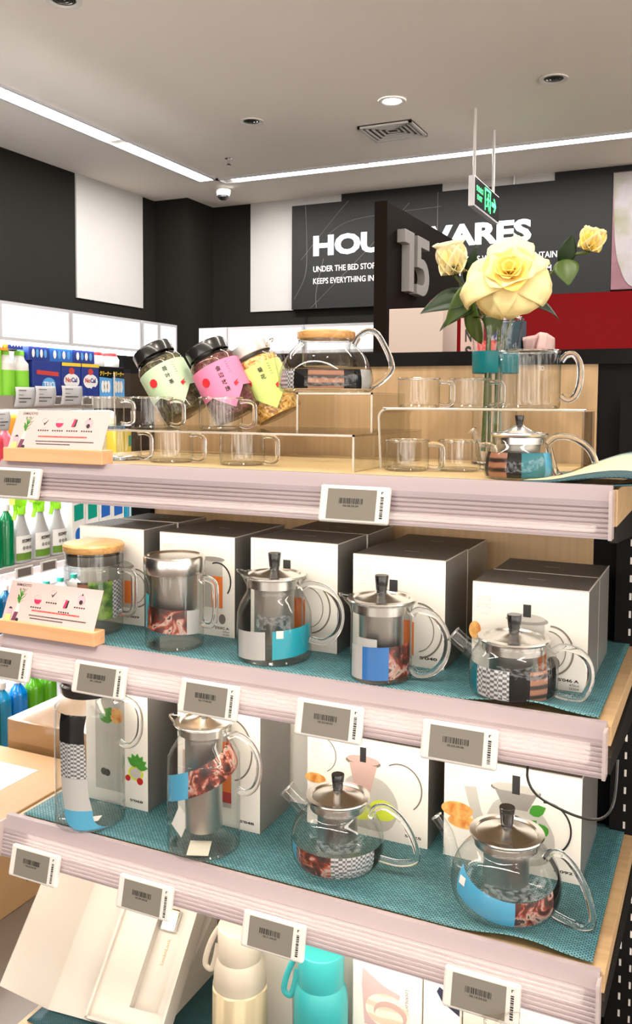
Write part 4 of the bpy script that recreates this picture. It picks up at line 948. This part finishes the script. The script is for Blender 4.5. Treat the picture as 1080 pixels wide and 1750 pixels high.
# open gift box leaning back
O = Vector((-1.000, .046, B4 + .002)); U = Vector((1, .10, 0)).normalized(); V = Vector((.02, .70, .70)).normalized(); Nn = U.cross(V).normalized()
V = Nn.cross(U)
Tt = Matrix(((U.x, V.x, Nn.x, 0), (U.y, V.y, Nn.y, 0), (U.z, V.z, Nn.z, 0), (0, 0, 0, 1)))
t = thing('open_gift_box', 'open white presentation box leaning back, lid folded out to the left', 'box', O)
MB().box(.0, .225, .0, .235, -.003, .0, 0, Tt).build('spine_panel', BXW, t)
F = Vector((-.0336, -.0673 * 1.0, .0712)).normalized() * .108
mb = MB(); P0 = Vector((0, 0, 0)); L_ = V * .235
mb.add([P0, P0 + F, P0 + F + L_, P0 + L_], [(0, 1, 2, 3)]); mb.build('lid_flap', BXW, t, solid=.002)
mb = MB()
for bx in ((.088, .092, 0, .235, 0, .034), (.221, .225, 0, .235, 0, .034), (.088, .225, 0, .004, 0, .034), (.088, .225, .231, .235, 0, .034)): mb.box(*bx, 0, Tt)
mb.build('tray_wall', BXW, t)
mb = MB(); mb.box(.092, .155, .004, .231, 0, .026, 0, Tt); mb.box(.155, .221, .004, .030, 0, .026, 0, Tt); mb.box(.155, .221, .030, .231, 0, .008, 0, Tt); mb.box(.205, .221, .03, .231, 0, .022, 0, Tt); mb.build('tray_insert', BXW, t)
mb = MB(); mb.text('LocknLock', Tt @ TF((.182, .100, .0085), (0, 1, 0), (-1, 0, 0)), width=.040, height=.006, bold=.01); mb.build('brand_lettering', pbr('gold_print', (.45, .30, .12), .4), t)
mb = MB(); mb.box(.160, .188, .150, .185, .008, .020, 0, Tt); mb.build('bottle_clip', CHR, t, bevel=.003)
t = thing('display_wedge', 'white wedge stand under the open white box', 'display stand', (-.93, .10, B4))
MB().add([(0, 0, 0), (.13, 0, 0), (.13, .16, 0), (0, .16, 0), (.13, .16, .12), (0, .16, .12)], [(0, 3, 2, 1), (0, 1, 4, 5), (2, 3, 5, 4), (0, 5, 3), (1, 2, 4)]).build('wedge', BXW, t)
# loose power lead
tag(MB().tube(smooth_path([(-.2042, -.002, .962), (-.2035, -.012, .945), (-.195, -.015, .930), (-.1768, -.015, .9194), (-.143, -.012, .9087), (-.118, -.008, .9105), (-.106, .0, .930), (-.105, .02, .972)], 8), .0016, 8).build('power_cord', BLK), 'thin black power lead looping down from the second shelf rail', 'cord')
tag(MB().grid(lambda u, v: (-.275 + u * .09, -.036 + .006 * sin(9 * u + 3 * v), Z3 - .066 - v * .022 - .006 * sin(7 * u) + .01 * u), 14, 6).build('peeling_film', thin_glass('plastic_film', tint=(.93, .9, .86), edge=(.6, .6, .58), boost=3, rough=.15)), 'crumpled clear film peeling below the rightmost price tag', 'film')

# ------------------------------------------------------------------ things on the rear shelf of the unit
RZ2 = 1.4625
t = thing('storage_box', 'plain white box on the rear shelf, below the number 15', 'box', (-.6866, .80, RZ2)); MB().box(0, .1235, 0, .11, 0, .132).build('carton', pbr('pinkish_white', (.58, .48, .43), .5), t, bevel=.001)
t = thing('lettered_box', 'narrow pale box with black letters beside the white box', 'box', (-.518, .78, RZ2)); MB().box(0, .034, 0, .06, 0, .105).build('carton', pbr('dusty_pink', (.60, .44, .40), .5), t)
MB().text('N', TF((.010, -.001, .055)), width=.014, height=.026, bold=.03).text('S', TF((.010, -.001, .018)), width=.014, height=.028, bold=.03).build('lettering', BLACKT, t)
t = thing('tissue_pack', 'crumpled pale pink tissue pack behind the large glass mug', 'pack', (-.392, .80, RZ2)); MB().grid(lambda u, v: (u * .056, .010 * sin(5 * u + 3 * v) + .006 * sin(14 * u), v * (.060 + .012 * u - .05 * max(0, u - .75))), 10, 8).build('wrapper', pbr('tissue_pink', (.55, .38, .37), .6), t, solid=.02)
t = thing('product_box', 'dark teal box seen through the glass vase', 'box', (-.435, .80, RZ2)); MB().box(0, .040, 0, .05, 0, .10).build('carton', pbr('navy_teal', (.02, .06, .09), .5), t)
t = thing('product_box', 'small red box low behind the vase', 'box', (-.478, .76, RZ2)); MB().box(0, .038, 0, .03, 0, .055).build('carton', pbr('red_card', (.55, .03, .02), .5), t)
t = thing('product_box', 'blue and red patterned packet behind the roses', 'box', (-.470, .84, RZ2)); MB().box(0, .034, 0, .02, 0, .135).build('carton', ramp_tex('packet_pattern', 'noise', 60, [(.4, (.02, .03, .2)), (.5, (.5, .5, .6)), (.6, (.5, .05, .05))]), t)

# ------------------------------------------------------------------ aisle marker 15
t = thing('aisle_marker', 'tall dark brown aisle marker panel with grey number 15', 'sign', (-1.2, 2.15, 0))
MB().box(-.052, 0, 0, 1.0, 0, 2.155).build('panel', pbr('umber_panel', (.011, .007, .005), .7, spec=.05), t, bevel=.002)
mb = MB(); Tn = TF((.001, .11, 1.830), (0, 1, 0), (0, 0, 1)); G15 = pbr('silver_number', (.30, .29, .275), .45)
mb.prism([(.06, 0), (.12, 0), (.12, .262), (.0, .262), (.0, .205), (.06, .205)], .035, 0, Tn)
s5 = [(.165, .262), (.33, .262), (.33, .215), (.215, .215), (.215, .165)] + circle(.235, .082, .098, 16, .084, RD(80), RD(-90)) + [(.160, .0), (.160, .045)] + circle(.225, .082, .045, 12, .038, RD(-80), RD(85)) + [(.165, .120)]
mb.prism(s5, .035, 0, Tn); mb.v = [(a, .11 + (b - .11) * .93, 1.83 + (c - 1.83) * .90) for a, b, c in mb.v]; mb.build('number', G15, t, bevel=.002)

# ------------------------------------------------------------------ shop units behind
def lightbox(t, x0, x1, y0, y1, z0, z1, face, text):
    mb = MB().box(x0, x1, y0, y1, z0, z1); o = mb.build('lightbox_frame', pbr('frame_lav', (.60, .61, .66), .4), t)
    e = .012
    if face == 'x': MB().box(x1, x1 + .001, y0 + e, y1 - e, z0 + e, z1 - e).build('lit_face', LBX, o); T1, T2 = TF((x1 + .0015, (y0 + y1) / 2, (z0 + z1) / 2 + .012), (0, 1, 0)), TF((x1 + .0015, (y0 + y1) / 2, (z0 + z1) / 2 - .022), (0, 1, 0))
    else: MB().box(x0 + e, x1 - e, y0 - .001, y0, z0 + e, z1 - e).build('lit_face', LBX, o); T1, T2 = TF(((x0 + x1) / 2, y0 - .0015, (z0 + z1) / 2 + .012)), TF(((x0 + x1) / 2, y0 - .0015, (z0 + z1) / 2 - .022))
    if text: MB().text(text, T1, width=.24, height=.026, bold=.0, align='CENTER').text('纸品', T2, width=.05, height=.022, align='CENTER').build('lettering', LBXT, o)
lu = thing('shelving_unit', 'white-lit shelving unit of cleaning products along the left aisle', 'shelving', (0, 0, 0))
PNL = pbr('unit_back', (.84, .84, .84), .5)
MB().box(-2.85, -2.83, .5, 2.45, 0, 1.60).build('back_panel', PNL, lu)
MB().box(-2.83, -2.35, .5, 2.45, 0, .11).build('plinth', DARKM, lu)
MB().box(-2.83, -2.36, 2.43, 2.45, 0, 1.60).build('end_panel', BLKM, lu)
MB().box(-2.45, -2.36, .5, 2.45, 1.590, 1.598).build('led_bar', LEDC, lu)
ZT = [1.402, 1.105, .782, .540, .118]
for k, z_ in enumerate(ZT):
    s_ = MB().box(-2.83, -2.352, .5, 2.43, z_ - .02, z_ - .002).build('shelf_board', pbr('shelf_grey', (.42, .41, .40), .4), lu)
    if z_ > .2:
        MB().box(-2.352, -2.342, .5, 2.43, z_ - .045, z_ + .003).build('price_rail', RAILC if z_ < 1.3 else pbr('rail_taupe', (.33, .28, .25), .4), s_)
        MB().box(-2.50, -2.38, .52, 2.41, z_ - .030, z_ - .0205).build('led_bar', LEDC, s_)
for i, (y0, y1) in enumerate(((.9, 1.330), (1.333, 1.706), (1.709, 2.168), (2.175, 2.30), (2.303, 2.446))):
    lightbox(lu, -2.42, -2.352, y0, y1, 1.602, 1.742, 'x', 'PAPER PRODUCTS' if i in (1, 2) else None)
bu = thing('shelving_unit', 'far shelving unit with lit header boxes under the black sign', 'shelving', (0, 0, 0))
MB().box(-2.30, -1.275, 2.66, 2.70, 0, 1.6).build('back_panel', DARKM, bu); MB().box(-2.30, -1.275, 2.40, 2.66, 0, .3).build('plinth', DARKM, bu)
MB().box(-2.30, -1.275, 2.42, 2.66, 1.2, 1.22).build('shelf_board', DARKM, bu)
for i, (x0, x1) in enumerate(((-2.215, -2.066), (-2.063, -1.68), (-1.677, -1.275))): lightbox(bu, x0, x1, 2.42, 2.48, 1.600, 1.722, 'y', 'HOME CARE' if i == 1 else None)
for x in (-2.12, -1.69): MB().box(x, x + .012, 2.45, 2.46, 1.722, 1.76).build('header_clip', BLKM, bu)
ru = thing('shelving_unit', 'shelving unit with a glossy red header board behind the roses', 'shelving', (0, 0, 0))
MB().box(-1.14, .6, 2.50, 2.52, 1.50, 1.815).build('red_header', pbr('gloss_red', (.22, .0015, .004), .2, spec=.06), ru)
MB().box(-1.14, .6, 2.52, 2.56, 0, 1.8).build('back_panel', DARKM, ru); MB().box(-1.14, .6, 2.30, 2.52, .9, .92).build('shelf_board', DARKM, ru)

# products on the left unit
XF = -2.365
def xtext(mb, s_, y, z_, w_, h_, mi=0, bold=.01, x=XF + .0012): return mb.text(s_, TF((x, y, z_), (0, 1, 0)), width=w_, height=h_, mi=mi, bold=bold)
PMATS = {}
def P_(n, c, **k): return pbr(n, c, **k)
NAVY = P_('navy_pack', (.015, .035, .25)); ROY = P_('royal_pack', (.02, .14, .55)); SKY = P_('sky_pack', (.10, .36, .75)); YEL = P_('yellow_pack', (.85, .62, .04)); ORA = P_('orange_pack', (.90, .32, .03)); LG = P_('lime_pack', (.22, .60, .03)); RDC = P_('red_cap', (.45, .01, .01)); WB = P_('white_pack', (.85, .86, .85)); TG = P_('teal_pack', (.0, .33, .24)); PK = P_('pink_pack', (.75, .05, .08))
def pack(name, label, cat, y0, y1, z0, z1, mats, fn=None, depth=.06, x=XF, group=None):
    t = thing(name, label, cat, (x, y0, z0), 0, group)
    c = MB().box(-depth, 0, 0, y1 - y0, 0, z1 - z0).build('carton', mats[0], t, bevel=.0015)
    if fn:
        mb = MB(); fn(mb, y1 - y0, z1 - z0); mb.build('printed_face', mats, t)
    return t
XT = lambda y, z_: TF((.0009, y, z_), (0, 1, 0))
XU = lambda y, z_: TF((.0019, y, z_), (0, 1, 0))
def nocal(mb, W, H):
    T = XT(0, 0); mb.prism(circle(W * .5, H * .47, W * .42, 16, H * .22), .0003, 2, T)
    mb.text('No', XU(W * .18, H * .43), width=W * .28, height=H * .14, mi=3, bold=.03, depth=.01); mb.text('Cal', XU(W * .48, H * .43), width=W * .30, height=H * .14, mi=0, bold=.03, depth=.01)
    mb.prism([(0, H * .90), (W, H * .90), (W, H), (0, H)], .0004, 4, T); mb.prism(circle(W * .5, H * .76, W * .15, 12, H * .10), .0005, 3, T); mb.prism(circle(W * .42, H * .2, W * .14, 12, H * .08), .0005, 0, T); mb.prism(circle(W * .68, H * .24, W * .14, 12, H * .08), .0005, 0, T)
for k, (a, b_) in enumerate(((1.668, 1.779), (1.785, 1.892))):
    pack('detergent_box', ['left of the two blue NoCal tablet boxes', 'right of the two blue NoCal tablet boxes'][k], 'box', a, b_, 1.4025, 1.537, [NAVY, SKY, WB, REDT, YEL], nocal)
def powder(mb, W, H):
    T = XT(0, 0); mb.text('クリーナー', XT(W * .04, H * .70), width=W * .92, height=H * .16, mi=1, bold=.03, depth=.01)
    mb.prism([(0, 0), (W, 0), (W, H * .62), (0, H * .66)], .0002, 2, T)
    for q in (.28, .5, .72): mb.prism(circle(W * q, H * .35, W * .14, 12, H * .20), .0005, 3, T)
for k, (a, b_) in enumerate(((1.894, 1.976), (1.980, 2.061))):
    pack('cleaner_pouch', ['left yellow and blue cleaner pack under the red-capped tubs', 'right yellow and blue cleaner pack under the red-capped tubs'][k], 'pack', a, b_, 1.4025, 1.530, [BLKM, YEL, SKY, WB], powder)
for k, (a, b_) in enumerate(((1.872, 1.960), (1.974, 2.058))):
    t = thing('capped_tub', ['left white tub with a red cap on the top tier', 'right white tub with a red cap on the top tier'][k], 'tub', (XF - .045, (a + b_) / 2, 1.5305))
    r = (b_ - a) / 2; MB().lathe([(0, 0), (r * .95, 0), (r, .004), (r, .032), (r * .8, .045)], 32).build('tub_body', WB, t); MB().lathe([(r * .78, .044), (r * .8, .046), (r * .78, .066), (0, .068)], 32).build('cap', RDC, t)
def stripes(mb, W, H):
    T = XT(0, 0)
    for k in range(4): mb.prism(circle(W * (.2 + .2 * k), H * .5, W * .07, 10, H * .3), .0003, 1 + k % 2, T)
for k, (a, b_, lab, mm) in enumerate(((1.490, 1.598, 'blue laundry pack with white logo, left of three on the upper stack', NAVY), (1.602, 1.732, 'blue laundry pack in the middle of the upper stack', ROY), (1.735, 1.865, 'dark blue laundry pack right of the middle one on the upper stack', NAVY))):
    pack('laundry_pack', lab, 'pack', a, b_, 1.538, 1.592, [mm, WB, SKY], stripes)
pack('laundry_pack', 'wide navy laundry carton supporting the blue packs', 'pack', 1.508, 1.664, 1.4025, 1.538, [NAVY, WB, REDT, SKY], lambda mb, W, H: (mb.prism([(.02, H * .62), (W * .9, H * .58), (W * .9, H * .70), (.02, H * .74)], .0003, 2, XT(0, 0)), mb.prism(circle(W * .55, H * .32, W * .24, 16, H * .22), .0004, 3, XT(0, 0)), mb.text('TRIO', XU(W * .36, H * .26), width=W * .38, height=H * .16, mi=1, bold=.02, depth=.01)))
pack('laundry_pack', 'orange wipes pack at the far left of the top tier', 'pack', 1.30, 1.385, 1.5665, 1.605, [ORA, WB, YEL], stripes)
pack('laundry_pack', 'lime green carton under the orange wipes pack', 'pack', 1.27, 1.352, 1.4025, 1.5660, [LG, WB, NAVY], stripes)
pack('laundry_pack', 'navy and white pack beside the orange wipes', 'pack', 1.388, 1.460, 1.575, 1.613, [NAVY, WB, WB], stripes)
pack('laundry_pack', 'blue pack of white pods near the lit header box', 'pack', 1.462, 1.562, 1.5935, 1.625, [SKY, WB, NAVY], stripes)
def bottle(name, label, cat, x, y, z_, r, h, body, cap, lab=None, pump=0, capcol=None, group=None, txt=None, flat=.75):
    t = thing(name, label, cat, (x, y, z_), 0, group)
    T = Matrix.Diagonal((flat, 1, 1, 1))
    MB().lathe(smooth2([(0, 0), (r * .92, 0), (r, h * .03), (r, h * .60), (r * .85, h * .72), (r * .38, h * .82), (r * .34, h * .86)], 3), 36, T=T).build('bottle_body', body, t)
    c = MB().lathe([(r * .42, h * .85), (r * .44, h * .86), (r * .42, h * .95), (r * .2, h * .965), (0, h * .965)], 20).build('cap', cap, t)
    if pump: MB().tube([(0, 0, h * .96), (0, 0, h * 1.06), (r * .2, -r * .3, h * 1.08), (r * .5, -r * .9, h * 1.05)], [r * .13, r * .13, r * .17, r * .1], 8).build('pump_head', cap, t)
    if lab:
        mb = MB(); mb.grid(lambda u, v: (flat * r * 1.01 * cos(RD(-60 + 110 * u)), r * 1.01 * sin(RD(-60 + 110 * u)), h * (.1 + .45 * v)), 12, 4, 0); lo = mb.build('label', lab, t)
    return t
for k, (a, b_) in enumerate(((1.354, 1.430), (1.436, 1.505))):
    t = thing('fabric_softener', ['left white and green bottle on the top tier', 'right white and green bottle on the top tier'][k], 'bottle', (XF - .03, (a + b_) / 2, 1.4025)); r = (b_ - a) / 2
    MB().lathe([(0, 0), (r, 0), (r, .095), (r * .97, .120), (r * .6, .135), (r * .5, .150)], 32, prof_m=[1, 1, 0, 0, 0]).build('bottle_body', [WHITEG, LG], t); MB().lathe([(r * .55, .150), (r * .5, .168), (0, .17)], 20).build('cap', LG, t)
# shelf talkers and small tags
for k, (a, b_, z0, z1) in enumerate(((1.378, 1.476, 1.362, 1.436), (1.479, 1.588, 1.365, 1.441), (1.622, 1.740, 1.369, 1.445), (1.290, 1.350, 1.28, 1.35))):
    t = thing('shelf_talker', ['left curled paper price sheet on the far top tier', 'second curled paper price sheet on the far top tier', 'curled paper price sheet in front of the NoCal boxes', 'paper price sheet at the far left below the top tier'][k], 'price sheet', (-2.34, a, z0)); W = b_ - a; H = z1 - z0
    MB().grid(lambda u, v: (.004 + .012 * sin(v * 2.4), u * W, v * H), 4, 8).build('sheet', pbr('sheet_grey', (.56, .56, .58), .5), t, solid=.0008)
    mb = MB()
    for q, (zz, ww, hh) in enumerate(((.82, .5, .03), (.6, .35, .02), (.42, .75, .045), (.25, .5, .04))): mb.box(.0185, .0190, W * .12, W * ww, H * zz, H * (zz + hh))
    mb.build('printed_lines', BLACKT, t)
for k, (a, b_, z0, z1, lab) in enumerate(((1.584, 1.640, 1.369, 1.406, 'tiny grey tag on the far top rail, left'), (1.749, 1.820, 1.369, 1.406, 'tiny grey tag on the far top rail, right'), (1.376, 1.466, .736, .775, 'small grey tag on the far rail under the green bottles'), (1.506, 1.596, .738, .777, 'small grey tag on the far rail under the white sprayers'))):
    t = thing('shelf_tag', lab, 'price tag', (-2.3415, a, z0)); MB().box(0, .006, 0, b_ - a, 0, z1 - z0).build('casing', WHITE, t, bevel=.002); MB().box(.006, .0066, .010, b_ - a - .012, .005, z1 - z0 - .005).build('screen', pbr('tag_screen', (.16, .14, .13), .4), t)
# second tier
for k, (y, lab) in enumerate(((1.345, 'red liquid bottle at the left photo edge'), (1.392, 'pink-red liquid bottle beside the product card'))):
    bottle('soap_bottle', lab, 'bottle', XF - .03, y, 1.1065, .032, .205, [PK, P_('rose_liquid', (.80, .15, .22), rough=.2)][k], WHITEG, None, 1)
t = thing('wipes_tub', 'orange rounded refill pack above the red bottles', 'pack', (XF - .09, 1.50, 1.1065)); MB().box(-.05, .05, -.125, .125, 0, .245).build('tub_body', ORA, t, bevel=.03, bseg=4)
t = thing('wipes_tub', 'white rounded tub glowing beneath the far top rail', 'tub', (XF - .09, 1.93, 1.1065)); MB().box(-.05, .05, -.145, .145, 0, .240).build('tub_body', WHITEG, t, bevel=.03, bseg=4)
pack('sponge_pack', 'yellow cleaning pack seen through the leftmost cup', 'pack', 1.990, 2.130, 1.1065, 1.262, [YEL, TG, BLACKT], lambda mb, W, H: (mb.prism([(W * .6, H * .55), (W * .9, H * .55), (W * .9, H * .85), (W * .6, H * .85)], .0003, 1, XT(0, 0)), mb.prism([(W * .65, H * .2), (W * .85, H * .2), (W * .85, H * .35), (W * .65, H * .35)], .0003, 2, XT(0, 0))), x=XF + .01)
# third tier: green liquid, grey sprayers, white packs
GLQ = P_('green_liquid', (.0, .20, .07), rough=.12, coat=.5)
for k, (y, lab) in enumerate(((1.335, 'dark green soap bottle at the left edge of the photo'), (1.393, 'dark green soap bottle next to the grey sprayers'), )):
    bottle('soap_bottle', lab, 'bottle', XF - .03, y, .783, .031, .235, GLQ, WHITEG, None, 1)
GSP = P_('silver_bottle', (.42, .42, .43), rough=.3); LIMEC = P_('lime_trigger', (.35, .85, .02), rough=.3)
def sprayer(label, y, txt):
    t = thing('spray_bottle', label, 'bottle', (XF - .03, y, .783), 0, 'grey trigger spray bottles'); T = Matrix.Diagonal((.6, 1, 1, 1))
    MB().lathe(smooth2([(0, 0), (.042, 0), (.044, .006), (.044, .075), (.040, .10), (.026, .135), (.017, .165), (.015, .180)], 3), 36, T=T).build('bottle_body', GSP, t)
    mb = MB(); f_ = lambda z0, z1: (lambda u, v: (.6 * .0447 * cos(RD(-62 + 112 * u)), .0447 * sin(RD(-62 + 112 * u)), z0 + (z1 - z0) * v)); mb.grid(f_(.034, .100), 12, 4, 0); mb.grid(f_(.008, .036), 12, 2, 1); lo = mb.build('label', [WB, P_('grass_label', (.12, .26, .02))], t)
    mb = MB(); mb.text('ecover', TF((.0285, -.024, .074), (0, 1, 0)), width=.048, height=.013, bold=.0, depth=.02)
    for q, mi in ((-.014, 1), (.002, 0), (.018, 0)): mb.prism(circle(q, .054, .007, 12), .0005, 2 if q else mi, TF((.0277, 0, 0), (0, 1, 0)))
    mb.build('label_print', [BLACKT, REDT, GREYT], lo)
    h_ = MB(); h_.lathe([(.0165, .178), (.0175, .180), (.0165, .205), (.012, .212)], 20); h_.prism([(-.020, .205), (.035, .213), (.075, .222), (.072, .245), (.02, .250), (-.03, .245), (-.035, .232)], .011, 0, TF((0, 0, 0), (.35, -1, 0)), -.011); h_.prism([(.045, .225), (.055, .225), (.048, .195), (.066, .165), (.060, .163), (.040, .192)], .006, 0, TF((0, 0, 0), (.35, -1, 0)), -.006)
    h_.build('trigger', LIMEC, t)
sprayer('left of three grey spray bottles with lime triggers', 1.468, ''); sprayer('middle of three grey spray bottles with lime triggers', 1.569, ''); sprayer('right of three grey spray bottles with lime triggers', 1.664, '')
def wash(mb, W, H):
    mb.prism([(W * .15, H * .55), (W * .85, H * .58), (W * .85, H * .88), (W * .15, H * .85)], .0003, 1, XT(0, 0)); mb.prism(circle(W * .5, H * .28, W * .28, 14, H * .14), .0004, 2, XT(0, 0))
for k, lab in enumerate(('white refill pack nearest the grey spray bottles', 'second white refill pack from the grey spray bottles', 'third white refill pack from the grey spray bottles', 'white refill pack farthest from the grey spray bottles')):
    pack('refill_pack', lab, 'pack', 1.718 + .085 * k, 1.798 + .085 * k, .785, 1.0 - .004 * k, [WB, TG if k < 2 else ROY, ROY], wash)
pack('refill_pack', 'bright blue foil pack at the end of the white refills', 'pack', 2.062, 2.145, .785, .985, [P_('cyan_foil', (.02, .42, .62), rough=.25), SKY, WB], stripes)
# fourth tier and base tier
BLQ = P_('blue_liquid', (.0, .13, .30), rough=.12, coat=.5)
for k, (y, lab) in enumerate(((1.332, 'blue soap bottle at the left edge behind the lower product card'), (1.385, 'blue soap bottle just left of the lower product card'))):
    bottle('soap_bottle', lab, 'bottle', XF - .03, y, .541, .028, .175, BLQ, WHITEG, None, 1)
for k in range(4): bottle('soap_bottle', ['white bottle with teal cap, first behind the lower product card', 'white bottle with teal cap, second behind the lower product card', 'white bottle with teal cap, third behind the lower product card', 'white bottle with teal cap, seen through the bamboo-lidded mug'][k], 'bottle', XF - .03, 1.60 + .08 * k, .541, .032, .15, WB, TG)
CY = P_('cyan_liquid', (.01, .25, .50), rough=.12, coat=.5); BLU2 = P_('azure_liquid', (.0, .20, .62), rough=.12, coat=.5); GR2 = P_('lime_liquid', (.08, .36, .01), rough=.12, coat=.5)
for k, (y, c, lab) in enumerate(((1.300, GLQ, 'dark green bottle low at the left edge beside the carton'), (1.355, CY, 'blue-green detergent bottle with white cap beside the cartons'), (1.438, BLU2, 'bright blue detergent bottle with white cap'), (1.522, GR2, 'lime green detergent bottle with white cap'), (1.600, GR2, 'second lime green detergent bottle, nearest the glass carafe'))):
    bottle('detergent_bottle', lab, 'bottle', XF - .03, y, .119, .040, .245, c, WHITEG, None, 1, flat=.8)
# cartons on the floor
CB = pbr('cardboard', (.40, .24, .11), .6, noise=.1, nscale=12); TAPE = thin_glass('packing_tape', tint=(.86, .80, .70), edge=(.7, .65, .6), boost=2.5, rough=.12)
t = thing('cardboard_carton', 'large taped cardboard carton with umbrella mark on the floor', 'carton', (-2.16, .36, 0))
MB().box(0, .44, 0, .70, 0, .27).build('carton', CB, t, bevel=.003)
MB().box(.10, .30, .30, .60, .2702, .2712).build('shipping_label', PAPER, t)
MB().box(.05, .4405, .18, .24, .2706, .2714).box(.4402, .4410, .18, .24, .16, .27).build('tape_strip', TAPE, t)
mb = MB(); TC = TF((.4406, 0, 0), (0, 1, 0))
for y0 in (.40, .49):
    for bx in ((y0, y0 + .07, .06, .063), (y0, y0 + .07, .137, .14), (y0, y0 + .003, .06, .14), (y0 + .067, y0 + .07, .06, .14)): mb.prism([(bx[0], bx[2]), (bx[1], bx[2]), (bx[1], bx[3]), (bx[0], bx[3])], .0008, 0, TC)
mb.prism(circle(.435, .098, .026, 14, .022, 0, pi), .001, 0, TC); mb.box(.4408, .4416, .434, .437, .072, .10); mb.prism([(.515, .13), (.535, .13), (.533, .105), (.520, .105)], .001, 0, TC); mb.box(.4408, .4416, .524, .527, .075, .105)
mb.text('C/NO.', TF((.4412, .40, .155), (0, 1, 0)), width=.10, height=.020); mb.build('shipping_marks', BLACKT, t)
MB().text('8809', TF((.17, .42, .2716), (0, 1, 0), (-1, 0, 0)), width=.05, height=.012).build('label_print', GREYT, t)
t = thing('cardboard_carton', 'smaller carton wrapped in clear film behind the large one', 'carton', (-2.10, 1.085, 0))
MB().box(0, .36, 0, .34, 0, .352).build('carton', CB, t, bevel=.003); MB().box(-.002, .362, -.002, .342, .0, .3545).build('stretch_film', TAPE, t, bevel=.004)
